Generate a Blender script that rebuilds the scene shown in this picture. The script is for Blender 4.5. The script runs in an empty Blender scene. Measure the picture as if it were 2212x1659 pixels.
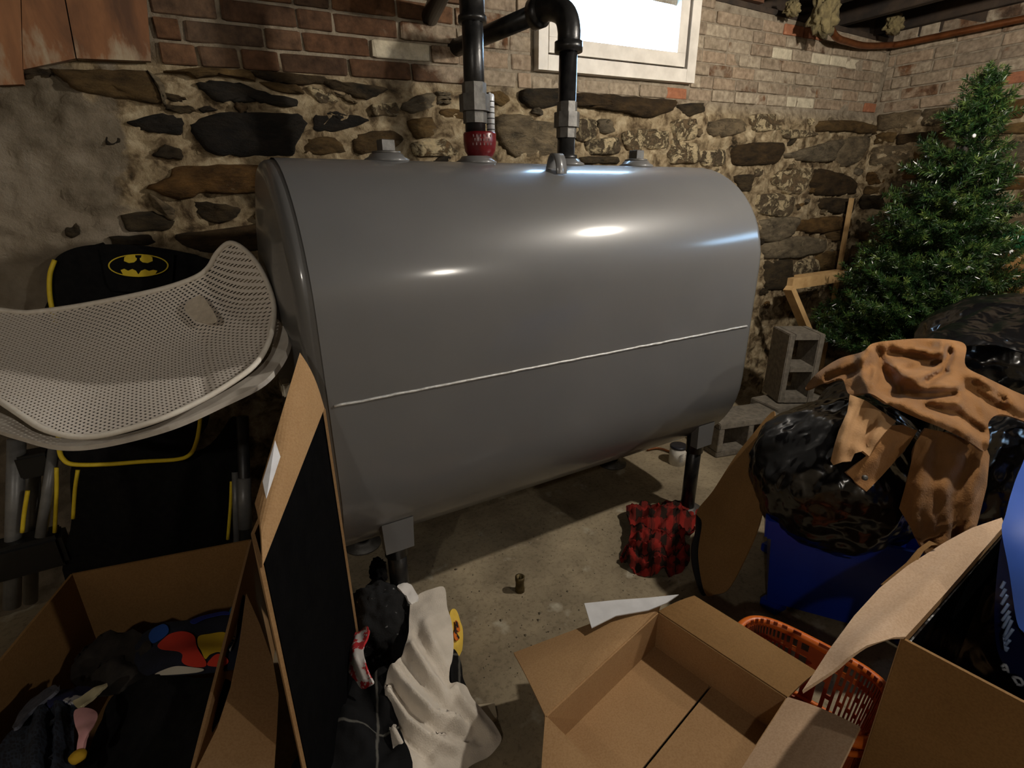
import bpy, bmesh, math, random
import numpy as np
from mathutils import Vector, Matrix, noise as mn
from mathutils.geometry import delaunay_2d_cdt

random.seed(7)
SC = bpy.context.scene
COL = SC.collection

# ------------------------------------------------------------------ camera
CAM = np.array([-0.19083, -1.53625, 1.29723]); YAW, PITCH, ROLL, FPX = 0.523594, -0.350739, -0.008730, 1120.89
FW = np.array([math.sin(YAW)*math.cos(PITCH), math.cos(YAW)*math.cos(PITCH), math.sin(PITCH)])
_rt = np.array([math.cos(YAW), -math.sin(YAW), 0.0]); _up = np.cross(_rt, FW)
RT = _rt*math.cos(ROLL) + _up*math.sin(ROLL); UP = _up*math.cos(ROLL) - _rt*math.sin(ROLL)
cd = bpy.data.cameras.new('camera'); cam = bpy.data.objects.new('camera', cd); COL.objects.link(cam)
cd.sensor_fit = 'HORIZONTAL'; cd.sensor_width = 36.0; cd.lens = 36.0*FPX/2212.0; cd.clip_start = 0.02
m = Matrix.Identity(4)
for i in range(3):
    m[i][0] = RT[i]; m[i][1] = UP[i]; m[i][2] = -FW[i]; m[i][3] = CAM[i]
cam.matrix_world = m
SC.camera = cam

# ------------------------------------------------------------------ world, exposure
w = bpy.data.worlds.new('daylight'); SC.world = w; w.use_nodes = True
bg = w.node_tree.nodes['Background']; bg.inputs[0].default_value = (0.42, 0.68, 1.0, 1); bg.inputs[1].default_value = 24.0
SC.view_settings.view_transform = 'Standard'; SC.view_settings.look = 'None'
SC.view_settings.exposure = 0.0; SC.view_settings.gamma = 1.0; SC.view_settings.use_curve_mapping = False
BULB_POWER = 80.0
BULBS = [((1.78, -1.12, 2.03), 1.0), ((1.70, -3.55, 2.03), .62), ((-1.3, -2.4, 2.03), .28)]

# ------------------------------------------------------------------ pixel -> place helpers (photo frame 2212 x 1659)
def ray(x, y):
    return FW*FPX + RT*(x-1106.0) + UP*(829.5-y)
def at(x, y, depth):
    return CAM + ray(x, y)/FPX*depth
def on(x, y, ax, v):
    d = ray(x, y); return CAM + d*((v-CAM[ax])/d[ax])
def px(P):
    d = np.asarray(P, float)-CAM; z = d@FW
    return 1106+FPX*(d@RT)/z, 829.5-FPX*(d@UP)/z
def V(p): return Vector([float(a) for a in p])

# ------------------------------------------------------------------ materials
def lin(c):
    return tuple(((v/255)/12.92 if v/255 <= 0.04045 else ((v/255+0.055)/1.055)**2.4) for v in c) + (1.0,)
def newmat(name):
    mt = bpy.data.materials.new(name); mt.use_nodes = True
    nt = mt.node_tree; b = nt.nodes['Principled BSDF']
    return mt, nt, b
def N(nt, t, **kw):
    n = nt.nodes.new(t)
    for k, v in kw.items(): setattr(n, k, v)
    return n
def noise_tex(nt, coord, scale, detail=4, rough=0.55, dist=0.0):
    n = N(nt, 'ShaderNodeTexNoise'); n.inputs['Scale'].default_value = scale; n.inputs['Detail'].default_value = detail
    n.inputs['Roughness'].default_value = rough; n.inputs['Distortion'].default_value = dist
    nt.links.new(coord, n.inputs['Vector']); return n
def ramp(nt, fac, stops):
    r = N(nt, 'ShaderNodeValToRGB'); e = r.color_ramp.elements
    while len(e) < len(stops): e.new(0.5)
    for el, (p, c) in zip(e, stops): el.position = p; el.color = lin(c) if max(c) > 1.0 or len(c) == 3 else c
    nt.links.new(fac, r.inputs[0]); return r
def mixc(nt, fac, a, b, blend='MIX'):
    n = N(nt, 'ShaderNodeMix', data_type='RGBA', blend_type=blend)
    for s, v in ((0, fac), (6, a), (7, b)):
        if hasattr(v, 'is_linked') or hasattr(v, 'links'): nt.links.new(v, n.inputs[s])
        elif isinstance(v, (int, float)): n.inputs[s].default_value = v
        else: n.inputs[s].default_value = lin(v)
    return n.outputs[2]
def bump(nt, b, h, strength, dist=0.01):
    n = N(nt, 'ShaderNodeBump'); n.inputs['Strength'].default_value = strength; n.inputs['Distance'].default_value = dist
    nt.links.new(h, n.inputs['Height']); nt.links.new(n.outputs[0], b.inputs['Normal']); return n
def pos(nt, world=True):
    if world: return N(nt, 'ShaderNodeNewGeometry').outputs['Position']
    return N(nt, 'ShaderNodeTexCoord').outputs['Object']
MATS = {}
def mat(name, c1, c2=None, scale=20, rough=0.6, metal=0.0, bstr=0.0, bscale=None, world=True, spec=None, sheen=0.0, detail=5, lo=.35, hi=.65, bdist=.004):
    """two-tone noise material with optional bump"""
    if name in MATS: return MATS[name]
    mt, nt, b = newmat(name); p = pos(nt, world)
    if c2 is None: b.inputs['Base Color'].default_value = lin(c1)
    else:
        n = noise_tex(nt, p, scale, detail); r = ramp(nt, n.outputs[0], [(lo, c1), (hi, c2)])
        nt.links.new(r.outputs[0], b.inputs['Base Color'])
    b.inputs['Roughness'].default_value = rough; b.inputs['Metallic'].default_value = metal
    if spec is not None: b.inputs['Specular IOR Level'].default_value = spec
    if sheen: b.inputs['Sheen Weight'].default_value = sheen
    if bstr:
        n2 = noise_tex(nt, p, bscale or scale*3, 6); bump(nt, b, n2.outputs[0], bstr, bdist)
    MATS[name] = mt; return mt

M_OLDWOOD = mat('dark_old_timber', (34, 27, 21), (62, 49, 37), 12, .85, 0, .4, 40)
# wall surfaces
def mat_brick():
    mt, nt, b = newmat('old_brick'); p = pos(nt)
    oi = N(nt, 'ShaderNodeObjectInfo')
    base = ramp(nt, oi.outputs['Random'], [(0, (104, 76, 56)), (.35, (82, 64, 50)), (.6, (120, 86, 60)), (.8, (96, 80, 66)), (1, (126, 92, 66))])
    n1 = noise_tex(nt, p, 26, 6, .65); t = ramp(nt, n1.outputs[0], [(.3, (90, 84, 80)), (.7, (255, 248, 240))])
    c = mixc(nt, .75, base.outputs[0], t.outputs[0], 'MULTIPLY')
    # limewash left on the brick: a coat that ends around x = 0.7 with ragged edges
    sx = N(nt, 'ShaderNodeSeparateXYZ'); nt.links.new(p, sx.inputs[0])
    mr = N(nt, 'ShaderNodeMapRange'); mr.inputs[1].default_value = 0.15; mr.inputs[2].default_value = 1.0; mr.inputs[3].default_value = -0.42; mr.inputs[4].default_value = 0.2
    nt.links.new(sx.outputs[0], mr.inputs[0])
    n2 = noise_tex(nt, p, 9, 6, .6, .4)
    ad = N(nt, 'ShaderNodeMath', operation='ADD'); nt.links.new(mr.outputs[0], ad.inputs[0]); nt.links.new(n2.outputs[0], ad.inputs[1])
    rr = N(nt, 'ShaderNodeMath', operation='MULTIPLY_ADD'); nt.links.new(oi.outputs['Random'], rr.inputs[0]); rr.inputs[1].default_value = -.26; nt.links.new(ad.outputs[0], rr.inputs[2])
    k = ramp(nt, rr.outputs[0], [(.36, (0., 0., 0., 1)), (.48, (1., 1., 1., 1))])
    lw = noise_tex(nt, p, 40, 6); lwc = ramp(nt, lw.outputs[0], [(.3, (128, 118, 104)), (.55, (163, 153, 138)), (.75, (186, 176, 158))])
    wv = N(nt, 'ShaderNodeMath', operation='FRACT'); w7 = N(nt, 'ShaderNodeMath', operation='MULTIPLY'); w7.inputs[1].default_value = 7.3; nt.links.new(oi.outputs['Random'], w7.inputs[0]); nt.links.new(w7.outputs[0], wv.inputs[0])
    tint = ramp(nt, wv.outputs[0], [(0, (255, 250, 240)), (.4, (222, 212, 200)), (.7, (238, 220, 204)), (1, (206, 196, 186))])
    lw2 = mixc(nt, .9, lwc.outputs[0], tint.outputs[0], 'MULTIPLY'); c = mixc(nt, k.outputs[0], c, lw2)
    nt.links.new(c, b.inputs['Base Color']); b.inputs['Roughness'].default_value = .9; b.inputs['Specular IOR Level'].default_value = .2
    bump(nt, b, noise_tex(nt, p, 90, 6, .7).outputs[0], .6, .004)
    return mt
def mat_orange_brick():
    mt, nt, b = newmat('bare_orange_brick'); p = pos(nt)
    n1 = noise_tex(nt, p, 30, 6, .65); t = ramp(nt, n1.outputs[0], [(.3, (124, 80, 56)), (.6, (158, 102, 72)), (.8, (186, 146, 116))])
    nt.links.new(t.outputs[0], b.inputs['Base Color']); b.inputs['Roughness'].default_value = .9
    bump(nt, b, noise_tex(nt, p, 90, 6, .7).outputs[0], .5, .004); return mt
def mat_pale_brick():
    mt, nt, b = newmat('pale_limed_brick'); p = pos(nt)
    n1 = noise_tex(nt, p, 30, 6, .65); t = ramp(nt, n1.outputs[0], [(.3, (160, 150, 130)), (.6, (196, 186, 162))])
    nt.links.new(t.outputs[0], b.inputs['Base Color']); b.inputs['Roughness'].default_value = .9
    bump(nt, b, noise_tex(nt, p, 90, 6, .7).outputs[0], .5, .004); return mt
def mat_wall_back():
    """crumbling lime mortar: grey parge at the far side of x<0, cream mortar elsewhere, limewash between the bricks"""
    mt, nt, b = newmat('lime_mortar_wall'); p = pos(nt)
    sx = N(nt, 'ShaderNodeSeparateXYZ'); nt.links.new(p, sx.inputs[0])
    n1 = noise_tex(nt, p, 16, 8, .62, .5)
    mort = ramp(nt, n1.outputs[0], [(.28, (52, 44, 34)), (.4, (104, 88, 66)), (.52, (160, 142, 112)), (.72, (206, 190, 158))])
    n2 = noise_tex(nt, p, 7, 7, .6)
    parge = ramp(nt, n2.outputs[0], [(.3, (104, 94, 78)), (.5, (140, 128, 110)), (.72, (164, 152, 134))])
    wash = ramp(nt, n1.outputs[0], [(.25, (96, 82, 66)), (.45, (146, 134, 116)), (.7, (176, 164, 144))])
    n3 = noise_tex(nt, p, 5, 5)
    # parge mask on x
    mr = N(nt, 'ShaderNodeMapRange'); mr.inputs[1].default_value = -.6; mr.inputs[2].default_value = -.1; mr.inputs[3].default_value = .5; mr.inputs[4].default_value = -.4; nt.links.new(sx.outputs[0], mr.inputs[0])
    ad = N(nt, 'ShaderNodeMath', operation='ADD'); nt.links.new(mr.outputs[0], ad.inputs[0]); nt.links.new(n3.outputs[0], ad.inputs[1])
    k1 = ramp(nt, ad.outputs[0], [(.52, (0., 0., 0., 1)), (.6, (1., 1., 1., 1))])
    c = mixc(nt, k1.outputs[0], mort.outputs[0], parge.outputs[0])
    mz = N(nt, 'ShaderNodeMapRange'); mz.inputs[1].default_value = 1.66; mz.inputs[2].default_value = 1.74; nt.links.new(sx.outputs[2], mz.inputs[0])
    c = mixc(nt, mz.outputs[0], c, wash.outputs[0])
    nt.links.new(c, b.inputs['Base Color']); b.inputs['Roughness'].default_value = .95; b.inputs['Specular IOR Level'].default_value = .15
    bump(nt, b, noise_tex(nt, p, 48, 8, .72).outputs[0], 1.0, .013); return mt
def mat_stone(name, dark, mid, flake, amount):
    """rubble stone with flakes of old limewash still on it"""
    mt, nt, b = newmat(name); p = pos(nt); oi = N(nt, 'ShaderNodeObjectInfo')
    mp = N(nt, 'ShaderNodeMapping'); mp.inputs['Scale'].default_value = (1, 1, 2.6); nt.links.new(p, mp.inputs[0])
    n1 = noise_tex(nt, mp.outputs[0], 14, 8, .65); c = ramp(nt, n1.outputs[0], [(.3, dark), (.68, mid)]).outputs[0]
    hv = ramp(nt, oi.outputs['Random'], [(0, (170, 165, 160)), (.5, (255, 250, 240)), (1, (225, 195, 150))])
    c = mixc(nt, .8, c, hv.outputs[0], 'MULTIPLY')
    n2 = noise_tex(nt, p, 17, 10, .74, .6); k = ramp(nt, n2.outputs[0], [(amount, (0., 0., 0., 1)), (amount+.06, (1., 1., 1., 1))])
    n3 = noise_tex(nt, p, 60, 5); fl = ramp(nt, n3.outputs[0], [(.3, tuple(int(v*.8) for v in flake)), (.7, flake)])
    c = mixc(nt, k.outputs[0], c, fl.outputs[0])
    nt.links.new(c, b.inputs['Base Color']); b.inputs['Roughness'].default_value = .85; b.inputs['Specular IOR Level'].default_value = .25
    hm = N(nt, 'ShaderNodeMath', operation='ADD'); nt.links.new(noise_tex(nt, mp.outputs[0], 45, 8, .7).outputs[0], hm.inputs[0]); nt.links.new(k.outputs[0], hm.inputs[1])
    bump(nt, b, hm.outputs[0], 1.0, .014); return mt
def mat_floor():
    mt, nt, b = newmat('stained_concrete'); p = pos(nt)
    n1 = noise_tex(nt, p, 3.2, 8, .6); c = ramp(nt, n1.outputs[0], [(.3, (112, 100, 82)), (.5, (146, 134, 112)), (.7, (172, 158, 132))]).outputs[0]
    n2 = noise_tex(nt, p, 60, 6, .7); sp = ramp(nt, n2.outputs[0], [(.3, (150, 140, 125)), (.5, (255, 252, 246))]); c = mixc(nt, .6, c, sp.outputs[0], 'MULTIPLY')
    n3 = noise_tex(nt, p, 9, 4); k = ramp(nt, n3.outputs[0], [(.62, (0., 0., 0., 1)), (.74, (1., 1., 1., 1))]); c = mixc(nt, k.outputs[0], c, (186, 178, 158))
    nt.links.new(c, b.inputs['Base Color']); b.inputs['Roughness'].default_value = .85; b.inputs['Specular IOR Level'].default_value = .25
    bump(nt, b, n2.outputs[0], .35, .004); return mt
def mat_tank():
    mt, nt, b = newmat('grey_tank_paint'); p = pos(nt)
    n1 = noise_tex(nt, p, 2.2, 5); c = ramp(nt, n1.outputs[0], [(.3, (92, 92, 92)), (.7, (101, 100, 99))])
    nt.links.new(c.outputs[0], b.inputs['Base Color'])
    n2 = noise_tex(nt, p, 5, 6); r = N(nt, 'ShaderNodeMapRange'); r.inputs[3].default_value = .36; r.inputs[4].default_value = .46; nt.links.new(n2.outputs[0], r.inputs[0])
    nt.links.new(r.outputs[0], b.inputs['Roughness']); b.inputs['Specular IOR Level'].default_value = .35; b.inputs['Coat Weight'].default_value = .55; b.inputs['Coat Roughness'].default_value = .13
    bump(nt, b, noise_tex(nt, p, 260, 3).outputs[0], .03, .001); return mt
def mat_plaid(name, base, dark, line, scale, wob=.5):
    mt, nt, b = newmat(name); p = N(nt, 'ShaderNodeUVMap').outputs[0]
    nz = noise_tex(nt, p, 3, 3); vm = N(nt, 'ShaderNodeVectorMath', operation='MULTIPLY_ADD'); vm.inputs[1].default_value = (wob,)*3
    nt.links.new(nz.outputs['Color'], vm.inputs[0]); nt.links.new(p, vm.inputs[2])
    def wave(d, sc, lo, hi):
        wv = N(nt, 'ShaderNodeTexWave', bands_direction=d); wv.inputs['Scale'].default_value = sc; nt.links.new(vm.outputs[0], wv.inputs[0])
        return ramp(nt, wv.outputs[1], [(lo, (0., 0., 0., 1)), (hi, (1., 1., 1., 1))]).outputs[0]
    a, c = wave('X', scale, .45, .55), wave('Y', scale, .45, .55)
    c1 = mixc(nt, a, dark, base); c2 = mixc(nt, c, dark, base); col = mixc(nt, .5, c1, c2)
    if line:
        l1 = wave('X', scale*.5, .994, .998); l2 = wave('Y', scale*.5, .994, .998)
        mx = N(nt, 'ShaderNodeMath', operation='MAXIMUM'); nt.links.new(l1, mx.inputs[0]); nt.links.new(l2, mx.inputs[1]); col = mixc(nt, mx.outputs[0], col, line)
    nt.links.new(col, b.inputs['Base Color']); b.inputs['Roughness'].default_value = .9; b.inputs['Specular IOR Level'].default_value = .15
    bump(nt, b, noise_tex(nt, pos(nt), 180, 3).outputs[0], .2, .003); return mt
def mat_mesh():
    """white net fabric: real holes between the threads"""
    mt, nt, b = newmat('white_net_fabric'); uv = N(nt, 'ShaderNodeUVMap').outputs[0]
    sx = N(nt, 'ShaderNodeSeparateXYZ'); nt.links.new(uv, sx.inputs[0])
    def bar(o):
        m1 = N(nt, 'ShaderNodeMath', operation='FRACT'); nt.links.new(o, m1.inputs[0])
        m2 = N(nt, 'ShaderNodeMath', operation='LESS_THAN'); nt.links.new(m1.outputs[0], m2.inputs[0]); m2.inputs[1].default_value = .5; return m2.outputs[0]
    mx = N(nt, 'ShaderNodeMath', operation='MAXIMUM'); nt.links.new(bar(sx.outputs[0]), mx.inputs[0]); nt.links.new(bar(sx.outputs[1]), mx.inputs[1])
    nt.links.new(mx.outputs[0], b.inputs['Alpha']); b.inputs['Base Color'].default_value = lin((222, 214, 204)); b.inputs['Roughness'].default_value = .8
    return mt
def mat_plastic_bag():
    mt, nt, b = newmat('black_bin_bag_plastic'); p = pos(nt)
    b.inputs['Base Color'].default_value = lin((11, 11, 12)); b.inputs['Roughness'].default_value = .2; b.inputs['Specular IOR Level'].default_value = .7
    mp = N(nt, 'ShaderNodeMapping'); mp.inputs['Scale'].default_value = (1, 1, .55); nt.links.new(p, mp.inputs[0])
    n1 = noise_tex(nt, mp.outputs[0], 7, 1.5, .45, 1.2); n2 = noise_tex(nt, mp.outputs[0], 19, 1, .4, .8)
    ad = N(nt, 'ShaderNodeMath', operation='MULTIPLY_ADD'); nt.links.new(n2.outputs[0], ad.inputs[0]); ad.inputs[1].default_value = .35; nt.links.new(n1.outputs[0], ad.inputs[2])
    bump(nt, b, ad.outputs[0], .55, .03); return mt
def mat_card(name, c1, c2):
    mt, nt, b = newmat(name); p = pos(nt)
    n1 = noise_tex(nt, p, 5, 5); c = ramp(nt, n1.outputs[0], [(.3, c1), (.7, c2)]).outputs[0]
    n2 = noise_tex(nt, p, 240, 3); sp = ramp(nt, n2.outputs[0], [(.35, (225, 218, 208)), (.6, (255, 255, 255))]); c = mixc(nt, .6, c, sp.outputs[0], 'MULTIPLY')
    nt.links.new(c, b.inputs['Base Color']); b.inputs['Roughness'].default_value = .82; b.inputs['Specular IOR Level'].default_value = .25
    return mt
def mat_wood_rusty():
    mt, nt, b = newmat('rust_stained_board'); p = pos(nt)
    mp = N(nt, 'ShaderNodeMapping'); mp.inputs['Scale'].default_value = (1, 1, .3); nt.links.new(p, mp.inputs[0])
    n1 = noise_tex(nt, mp.outputs[0], 14, 7, .6, .4); c = ramp(nt, n1.outputs[0], [(.3, (84, 56, 36)), (.5, (120, 80, 50)), (.66, (138, 94, 60)), (.8, (160, 136, 106))]).outputs[0]
    sx = N(nt, 'ShaderNodeSeparateXYZ'); nt.links.new(p, sx.inputs[0])
    mz = N(nt, 'ShaderNodeMapRange'); mz.inputs[1].default_value = 1.78; mz.inputs[2].default_value = 1.66; mz.inputs[3].default_value = -.25; mz.inputs[4].default_value = .12; nt.links.new(sx.outputs[2], mz.inputs[0])
    n2 = noise_tex(nt, mp.outputs[0], 16, 7, .65); ad = N(nt, 'ShaderNodeMath', operation='ADD'); nt.links.new(mz.outputs[0], ad.inputs[0]); nt.links.new(n2.outputs[0], ad.inputs[1])
    k = ramp(nt, ad.outputs[0], [(.55, (0., 0., 0., 1)), (.72, (1., 1., 1., 1))]); c = mixc(nt, k.outputs[0], c, (160, 144, 120))
    nt.links.new(c, b.inputs['Base Color']); b.inputs['Roughness'].default_value = .8; bump(nt, b, n1.outputs[0], .3, .004); return mt
def mat_emit(name, col, s):
    mt, nt, b = newmat(name); b.inputs['Base Color'].default_value = (1, 1, 1, 1); b.inputs['Emission Color'].default_value = col; b.inputs['Emission Strength'].default_value = s; return mt
def mat_glass(name, col=(1, 1, 1, 1), rough=0.0):
    mt = bpy.data.materials.new(name); mt.use_nodes = True; nt = mt.node_tree; nt.nodes.clear()
    o = N(nt, 'ShaderNodeOutputMaterial'); t = N(nt, 'ShaderNodeBsdfTransparent'); g = N(nt, 'ShaderNodeBsdfGlossy'); f = N(nt, 'ShaderNodeFresnel'); x = N(nt, 'ShaderNodeMixShader')
    t.inputs[0].default_value = col; g.inputs['Roughness'].default_value = max(rough, .03); f.inputs[0].default_value = 1.4
    nt.links.new(f.outputs[0], x.inputs[0]); nt.links.new(t.outputs[0], x.inputs[1]); nt.links.new(g.outputs[0], x.inputs[2]); nt.links.new(x.outputs[0], o.inputs[0]); return mt

M_BRICK, M_ORANGE, M_PALE, M_WALL, M_FLOOR, M_TANK = mat_brick(), mat_orange_brick(), mat_pale_brick(), mat_wall_back(), mat_floor(), mat_tank()
M_ST_DARK = mat_stone('dark_rubble_stone', (34, 31, 26), (86, 74, 54), (176, 152, 112), .66)
M_ST_BLACK = mat_stone('near_black_rubble_stone', (26, 25, 24), (56, 50, 42), (150, 130, 98), .74)
M_ST_BROWN = mat_stone('brown_rubble_stone', (66, 52, 32), (128, 104, 66), (190, 164, 120), .64)
M_ST_LIMED = mat_stone('limed_rubble_stone', (86, 75, 60), (136, 120, 96), (214, 194, 154), .47)
M_ST_GREY = mat_stone('grey_rubble_stone', (74, 68, 58), (146, 134, 112), (196, 180, 146), .58)
M_CARD = mat_card('kraft_cardboard', (158, 124, 86), (172, 138, 98)); M_CARD_DK = mat_card('brown_cardboard', (130, 98, 58), (144, 110, 68)); M_CARD_LT = mat_card('pale_cardboard', (178, 150, 122), (190, 162, 134))
M_BAG = mat_plastic_bag(); M_NET = mat_mesh(); M_BOARD = mat_wood_rusty()
M_BLACKPIPE = mat('black_iron_pipe', (24, 24, 25), (44, 43, 42), 30, .32, .3, .12, 160)
M_GALV = mat('grey_malleable_iron', (84, 82, 79), (108, 106, 102), 40, .5, .5, .2, 120)
M_WHITE = mat('chipped_white_paint', (206, 200, 190), (228, 222, 212), 12, .6, 0, .15, 80)
M_BLACKCLOTH = mat('black_fabric', (15, 15, 16), (24, 23, 23), 60, .9, 0, .25, 300, spec=.15)
M_YELLOW = mat('yellow_piping', (226, 196, 34), (236, 208, 52), 60, .55)
M_GREYMETAL = mat('grey_powder_coat', (112, 112, 112), (126, 126, 124), 40, .4, .2)
M_DARKMETAL = mat('dark_powder_coat', (40, 40, 41), (52, 52, 52), 40, .4, .2)
M_DKPLASTIC = mat('black_plastic', (22, 22, 22), None, 10, .4)

# ------------------------------------------------------------------ mesh helpers
def link(name, me, mt=None, parent=None, smooth=False):
    o = bpy.data.objects.new(name, me); COL.objects.link(o)
    if mt is not None and not me.materials: me.materials.append(mt)
    if parent is not None: o.parent = parent
    if smooth:
        me.polygons.foreach_set('use_smooth', [True]*len(me.polygons))
    return o
def mesh(name, vs, fs, mt=None, parent=None, smooth=False, uv=None):
    me = bpy.data.meshes.new(name); me.from_pydata([tuple(map(float, v)) for v in vs], [], [tuple(int(i) for i in f) for f in fs]); me.update()
    if uv is not None:
        l = me.uv_layers.new(name='UVMap'); idx = np.empty(len(me.loops), int); me.loops.foreach_get('vertex_index', idx)
        l.data.foreach_set('uv', np.asarray(uv, float)[idx].ravel())
    return link(name, me, mt, parent, smooth)
def tag(o, label=None, cat=None, group=None, kind=None):
    if label: o['label'] = label
    if cat: o['category'] = cat
    if group: o['group'] = group
    if kind: o['kind'] = kind
    return o
def thing(name, label, cat, loc=(0, 0, 0), group=None):
    o = bpy.data.objects.new(name, None); COL.objects.link(o); o.location = [float(a) for a in loc]; o.empty_display_size = .05
    tag(o, label, cat, group); bpy.context.view_layer.update(); return o
def keep(o, parent):
    """parent o (built in world coordinates) without moving it"""
    o.parent = parent; o.matrix_parent_inverse = Matrix.Translation(-parent.location); return o
def fbm(p, s, o=4): return mn.fractal(Vector(p)*s, 1.0, 2.0, o)
def box(name, lo, hi, mt, parent=None, bev=.0, rot=None):
    bm = bmesh.new(); bmesh.ops.create_cube(bm, size=1)
    for v in bm.verts: v.co = Vector([lo[i]+(v.co[i]+.5)*(hi[i]-lo[i]) for i in range(3)])
    if bev: bmesh.ops.bevel(bm, geom=bm.edges[:], offset=bev, segments=2, affect='EDGES')
    if rot is not None:
        c = Vector([(lo[i]+hi[i])/2 for i in range(3)]); bmesh.ops.rotate(bm, cent=c, matrix=rot, verts=bm.verts)
    me = bpy.data.meshes.new(name); bm.to_mesh(me); bm.free(); o = link(name, me, mt)
    if parent is not None: keep(o, parent)
    return o
def frame_at(d):
    d = V(d).normalized(); a = Vector((0, 0, 1)) if abs(d.z) < .9 else Vector((1, 0, 0))
    u = d.cross(a).normalized(); return u, d.cross(u).normalized()
def catmull(P, n=8, closed=False):
    P = [np.asarray(p, float) for p in P]; out = []; L = len(P)
    for i in range(L if closed else L-1):
        p0 = P[(i-1) % L] if (closed or i > 0) else 2*P[0]-P[1]; p1 = P[i]; p2 = P[(i+1) % L]; p3 = P[(i+2) % L] if (closed or i+2 < L) else 2*P[-1]-P[-2]
        for k in range(n):
            t = k/n; out.append(.5*((2*p1)+(-p0+p2)*t+(2*p0-5*p1+4*p2-p3)*t*t+(-p0+3*p1-3*p2+p3)*t**3))
    if not closed: out.append(P[-1])
    return out
def tube(name, path, r, mt, parent=None, seg=12, closed=False, cap=True, flat=1.0):
    path = [V(p) for p in path]; n = len(path); vs, fs = [], []; rr = r if hasattr(r, '__len__') else [r]*n
    u = None
    for i, p in enumerate(path):
        if closed: d = path[(i+1) % n]-path[i-1]
        else: d = path[min(i+1, n-1)]-path[max(i-1, 0)]
        d.normalize()
        if u is None: u, _ = frame_at(d)
        else: u = (u-d*u.dot(d)).normalized()
        q = d.cross(u)
        for k in range(seg):
            a = 2*math.pi*k/seg; vs.append(p+u*math.cos(a)*rr[i]+q*math.sin(a)*rr[i]*flat)
    for i in range(n if closed else n-1):
        for k in range(seg):
            a, b2 = i*seg+k, i*seg+(k+1) % seg; j = (i+1) % n; fs.append((a, b2, j*seg+(k+1) % seg, j*seg+k))
    if cap and not closed: fs += [tuple(range(seg-1, -1, -1)), tuple((n-1)*seg+k for k in range(seg))]
    o = mesh(name, vs, fs, mt, None, True)
    if parent is not None: keep(o, parent)
    return o
def lathe(name, prof, base, axis, mt, parent=None, seg=24, smooth=True, phase=0.0):
    """prof: list of (radius, distance along axis)"""
    d = V(axis).normalized(); u, q = frame_at(d); b0 = V(base); vs, fs = [], []
    for r, h in prof:
        for k in range(seg):
            a = 2*math.pi*k/seg+phase; vs.append(b0+d*h+u*math.cos(a)*r+q*math.sin(a)*r)
    for i in range(len(prof)-1):
        for k in range(seg): fs.append((i*seg+k, i*seg+(k+1) % seg, (i+1)*seg+(k+1) % seg, (i+1)*seg+k))
    if prof[0][0] > 1e-6: fs.append(tuple(range(seg-1, -1, -1)))
    if prof[-1][0] > 1e-6: fs.append(tuple((len(prof)-1)*seg+k for k in range(seg)))
    o = mesh(name, vs, fs, mt, None, smooth)
    if parent is not None: keep(o, parent)
    return o
def panel(name, c, thick, mt, parent=None, n=6, bulge=0.0, uvs=1.0):
    """board from four corner points (a,b,c,d) with thickness, optionally bowed"""
    a, b2, c2, d = [np.asarray(p, float) for p in c]; nrm = np.cross(b2-a, d-a); nrm /= np.linalg.norm(nrm)
    vs, fs, uv = [], [], []
    for side in (0, 1):
        for j in range(n+1):
            for i in range(n+1):
                s, t = i/n, j/n; p = (a*(1-s)+b2*s)*(1-t)+(d*(1-s)+c2*s)*t
                vs.append(p+nrm*(bulge*4*math.sin(math.pi*t)*.25 + (thick/2 if side else -thick/2))); uv.append((s*uvs, t*uvs))
    m1 = (n+1)**2; I = lambda i, j, s: s*m1+j*(n+1)+i
    for j in range(n):
        for i in range(n):
            fs.append((I(i, j, 1), I(i+1, j, 1), I(i+1, j+1, 1), I(i, j+1, 1))); fs.append((I(i, j, 0), I(i, j+1, 0), I(i+1, j+1, 0), I(i+1, j, 0)))
    for i in range(n):
        fs += [(I(i, 0, 0), I(i+1, 0, 0), I(i+1, 0, 1), I(i, 0, 1)), (I(i+1, n, 0), I(i, n, 0), I(i, n, 1), I(i+1, n, 1)),
               (I(0, i+1, 0), I(0, i, 0), I(0, i, 1), I(0, i+1, 1)), (I(n, i, 0), I(n, i+1, 0), I(n, i+1, 1), I(n, i, 1))]
    o = mesh(name, vs, fs, mt, None, False, uv)
    if parent is not None: keep(o, parent)
    return o
def inpoly(P, poly):
    x, y = P[:, 0], P[:, 1]; r = np.zeros(len(P), bool); n = len(poly); j = n-1
    for i in range(n):
        xi, yi = poly[i]; xj, yj = poly[j]
        c = ((yi > y) != (yj > y)) & (x < (xj-xi)*(y-yi)/(yj-yi+1e-12)+xi); r ^= c; j = i
    return r
def segdist(P, line):
    line = np.asarray(line, float); best = np.full(len(P), 1e9)
    for a, b2 in zip(line[:-1], line[1:]):
        ab = b2-a; t = np.clip(((P-a)@ab)/(ab@ab+1e-9), 0, 1); best = np.minimum(best, np.linalg.norm(P-(a+t[:, None]*ab), axis=1))
    return best
def rbf(ctrl):
    c = np.asarray(ctrl, float); X = c[:, :2]/1000; n = len(c)
    def phi(r): return np.where(r > 1e-9, r*r*np.log(np.maximum(r, 1e-9)), 0)
    K = phi(np.linalg.norm(X[:, None]-X[None], axis=2)); A = np.zeros((n+3, n+3)); A[:n, :n] = K+np.eye(n)*1e-6; A[:n, n] = 1; A[:n, n+1:] = X; A[n:, :n] = A[:n, n:].T
    s = np.linalg.lstsq(A, np.r_[c[:, 2], 0, 0, 0], rcond=None)[0]
    return lambda P: phi(np.linalg.norm(P[:, None]/1000-X[None], axis=2))@s[:n]+s[n]+(P/1000)@s[n+1:]
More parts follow.
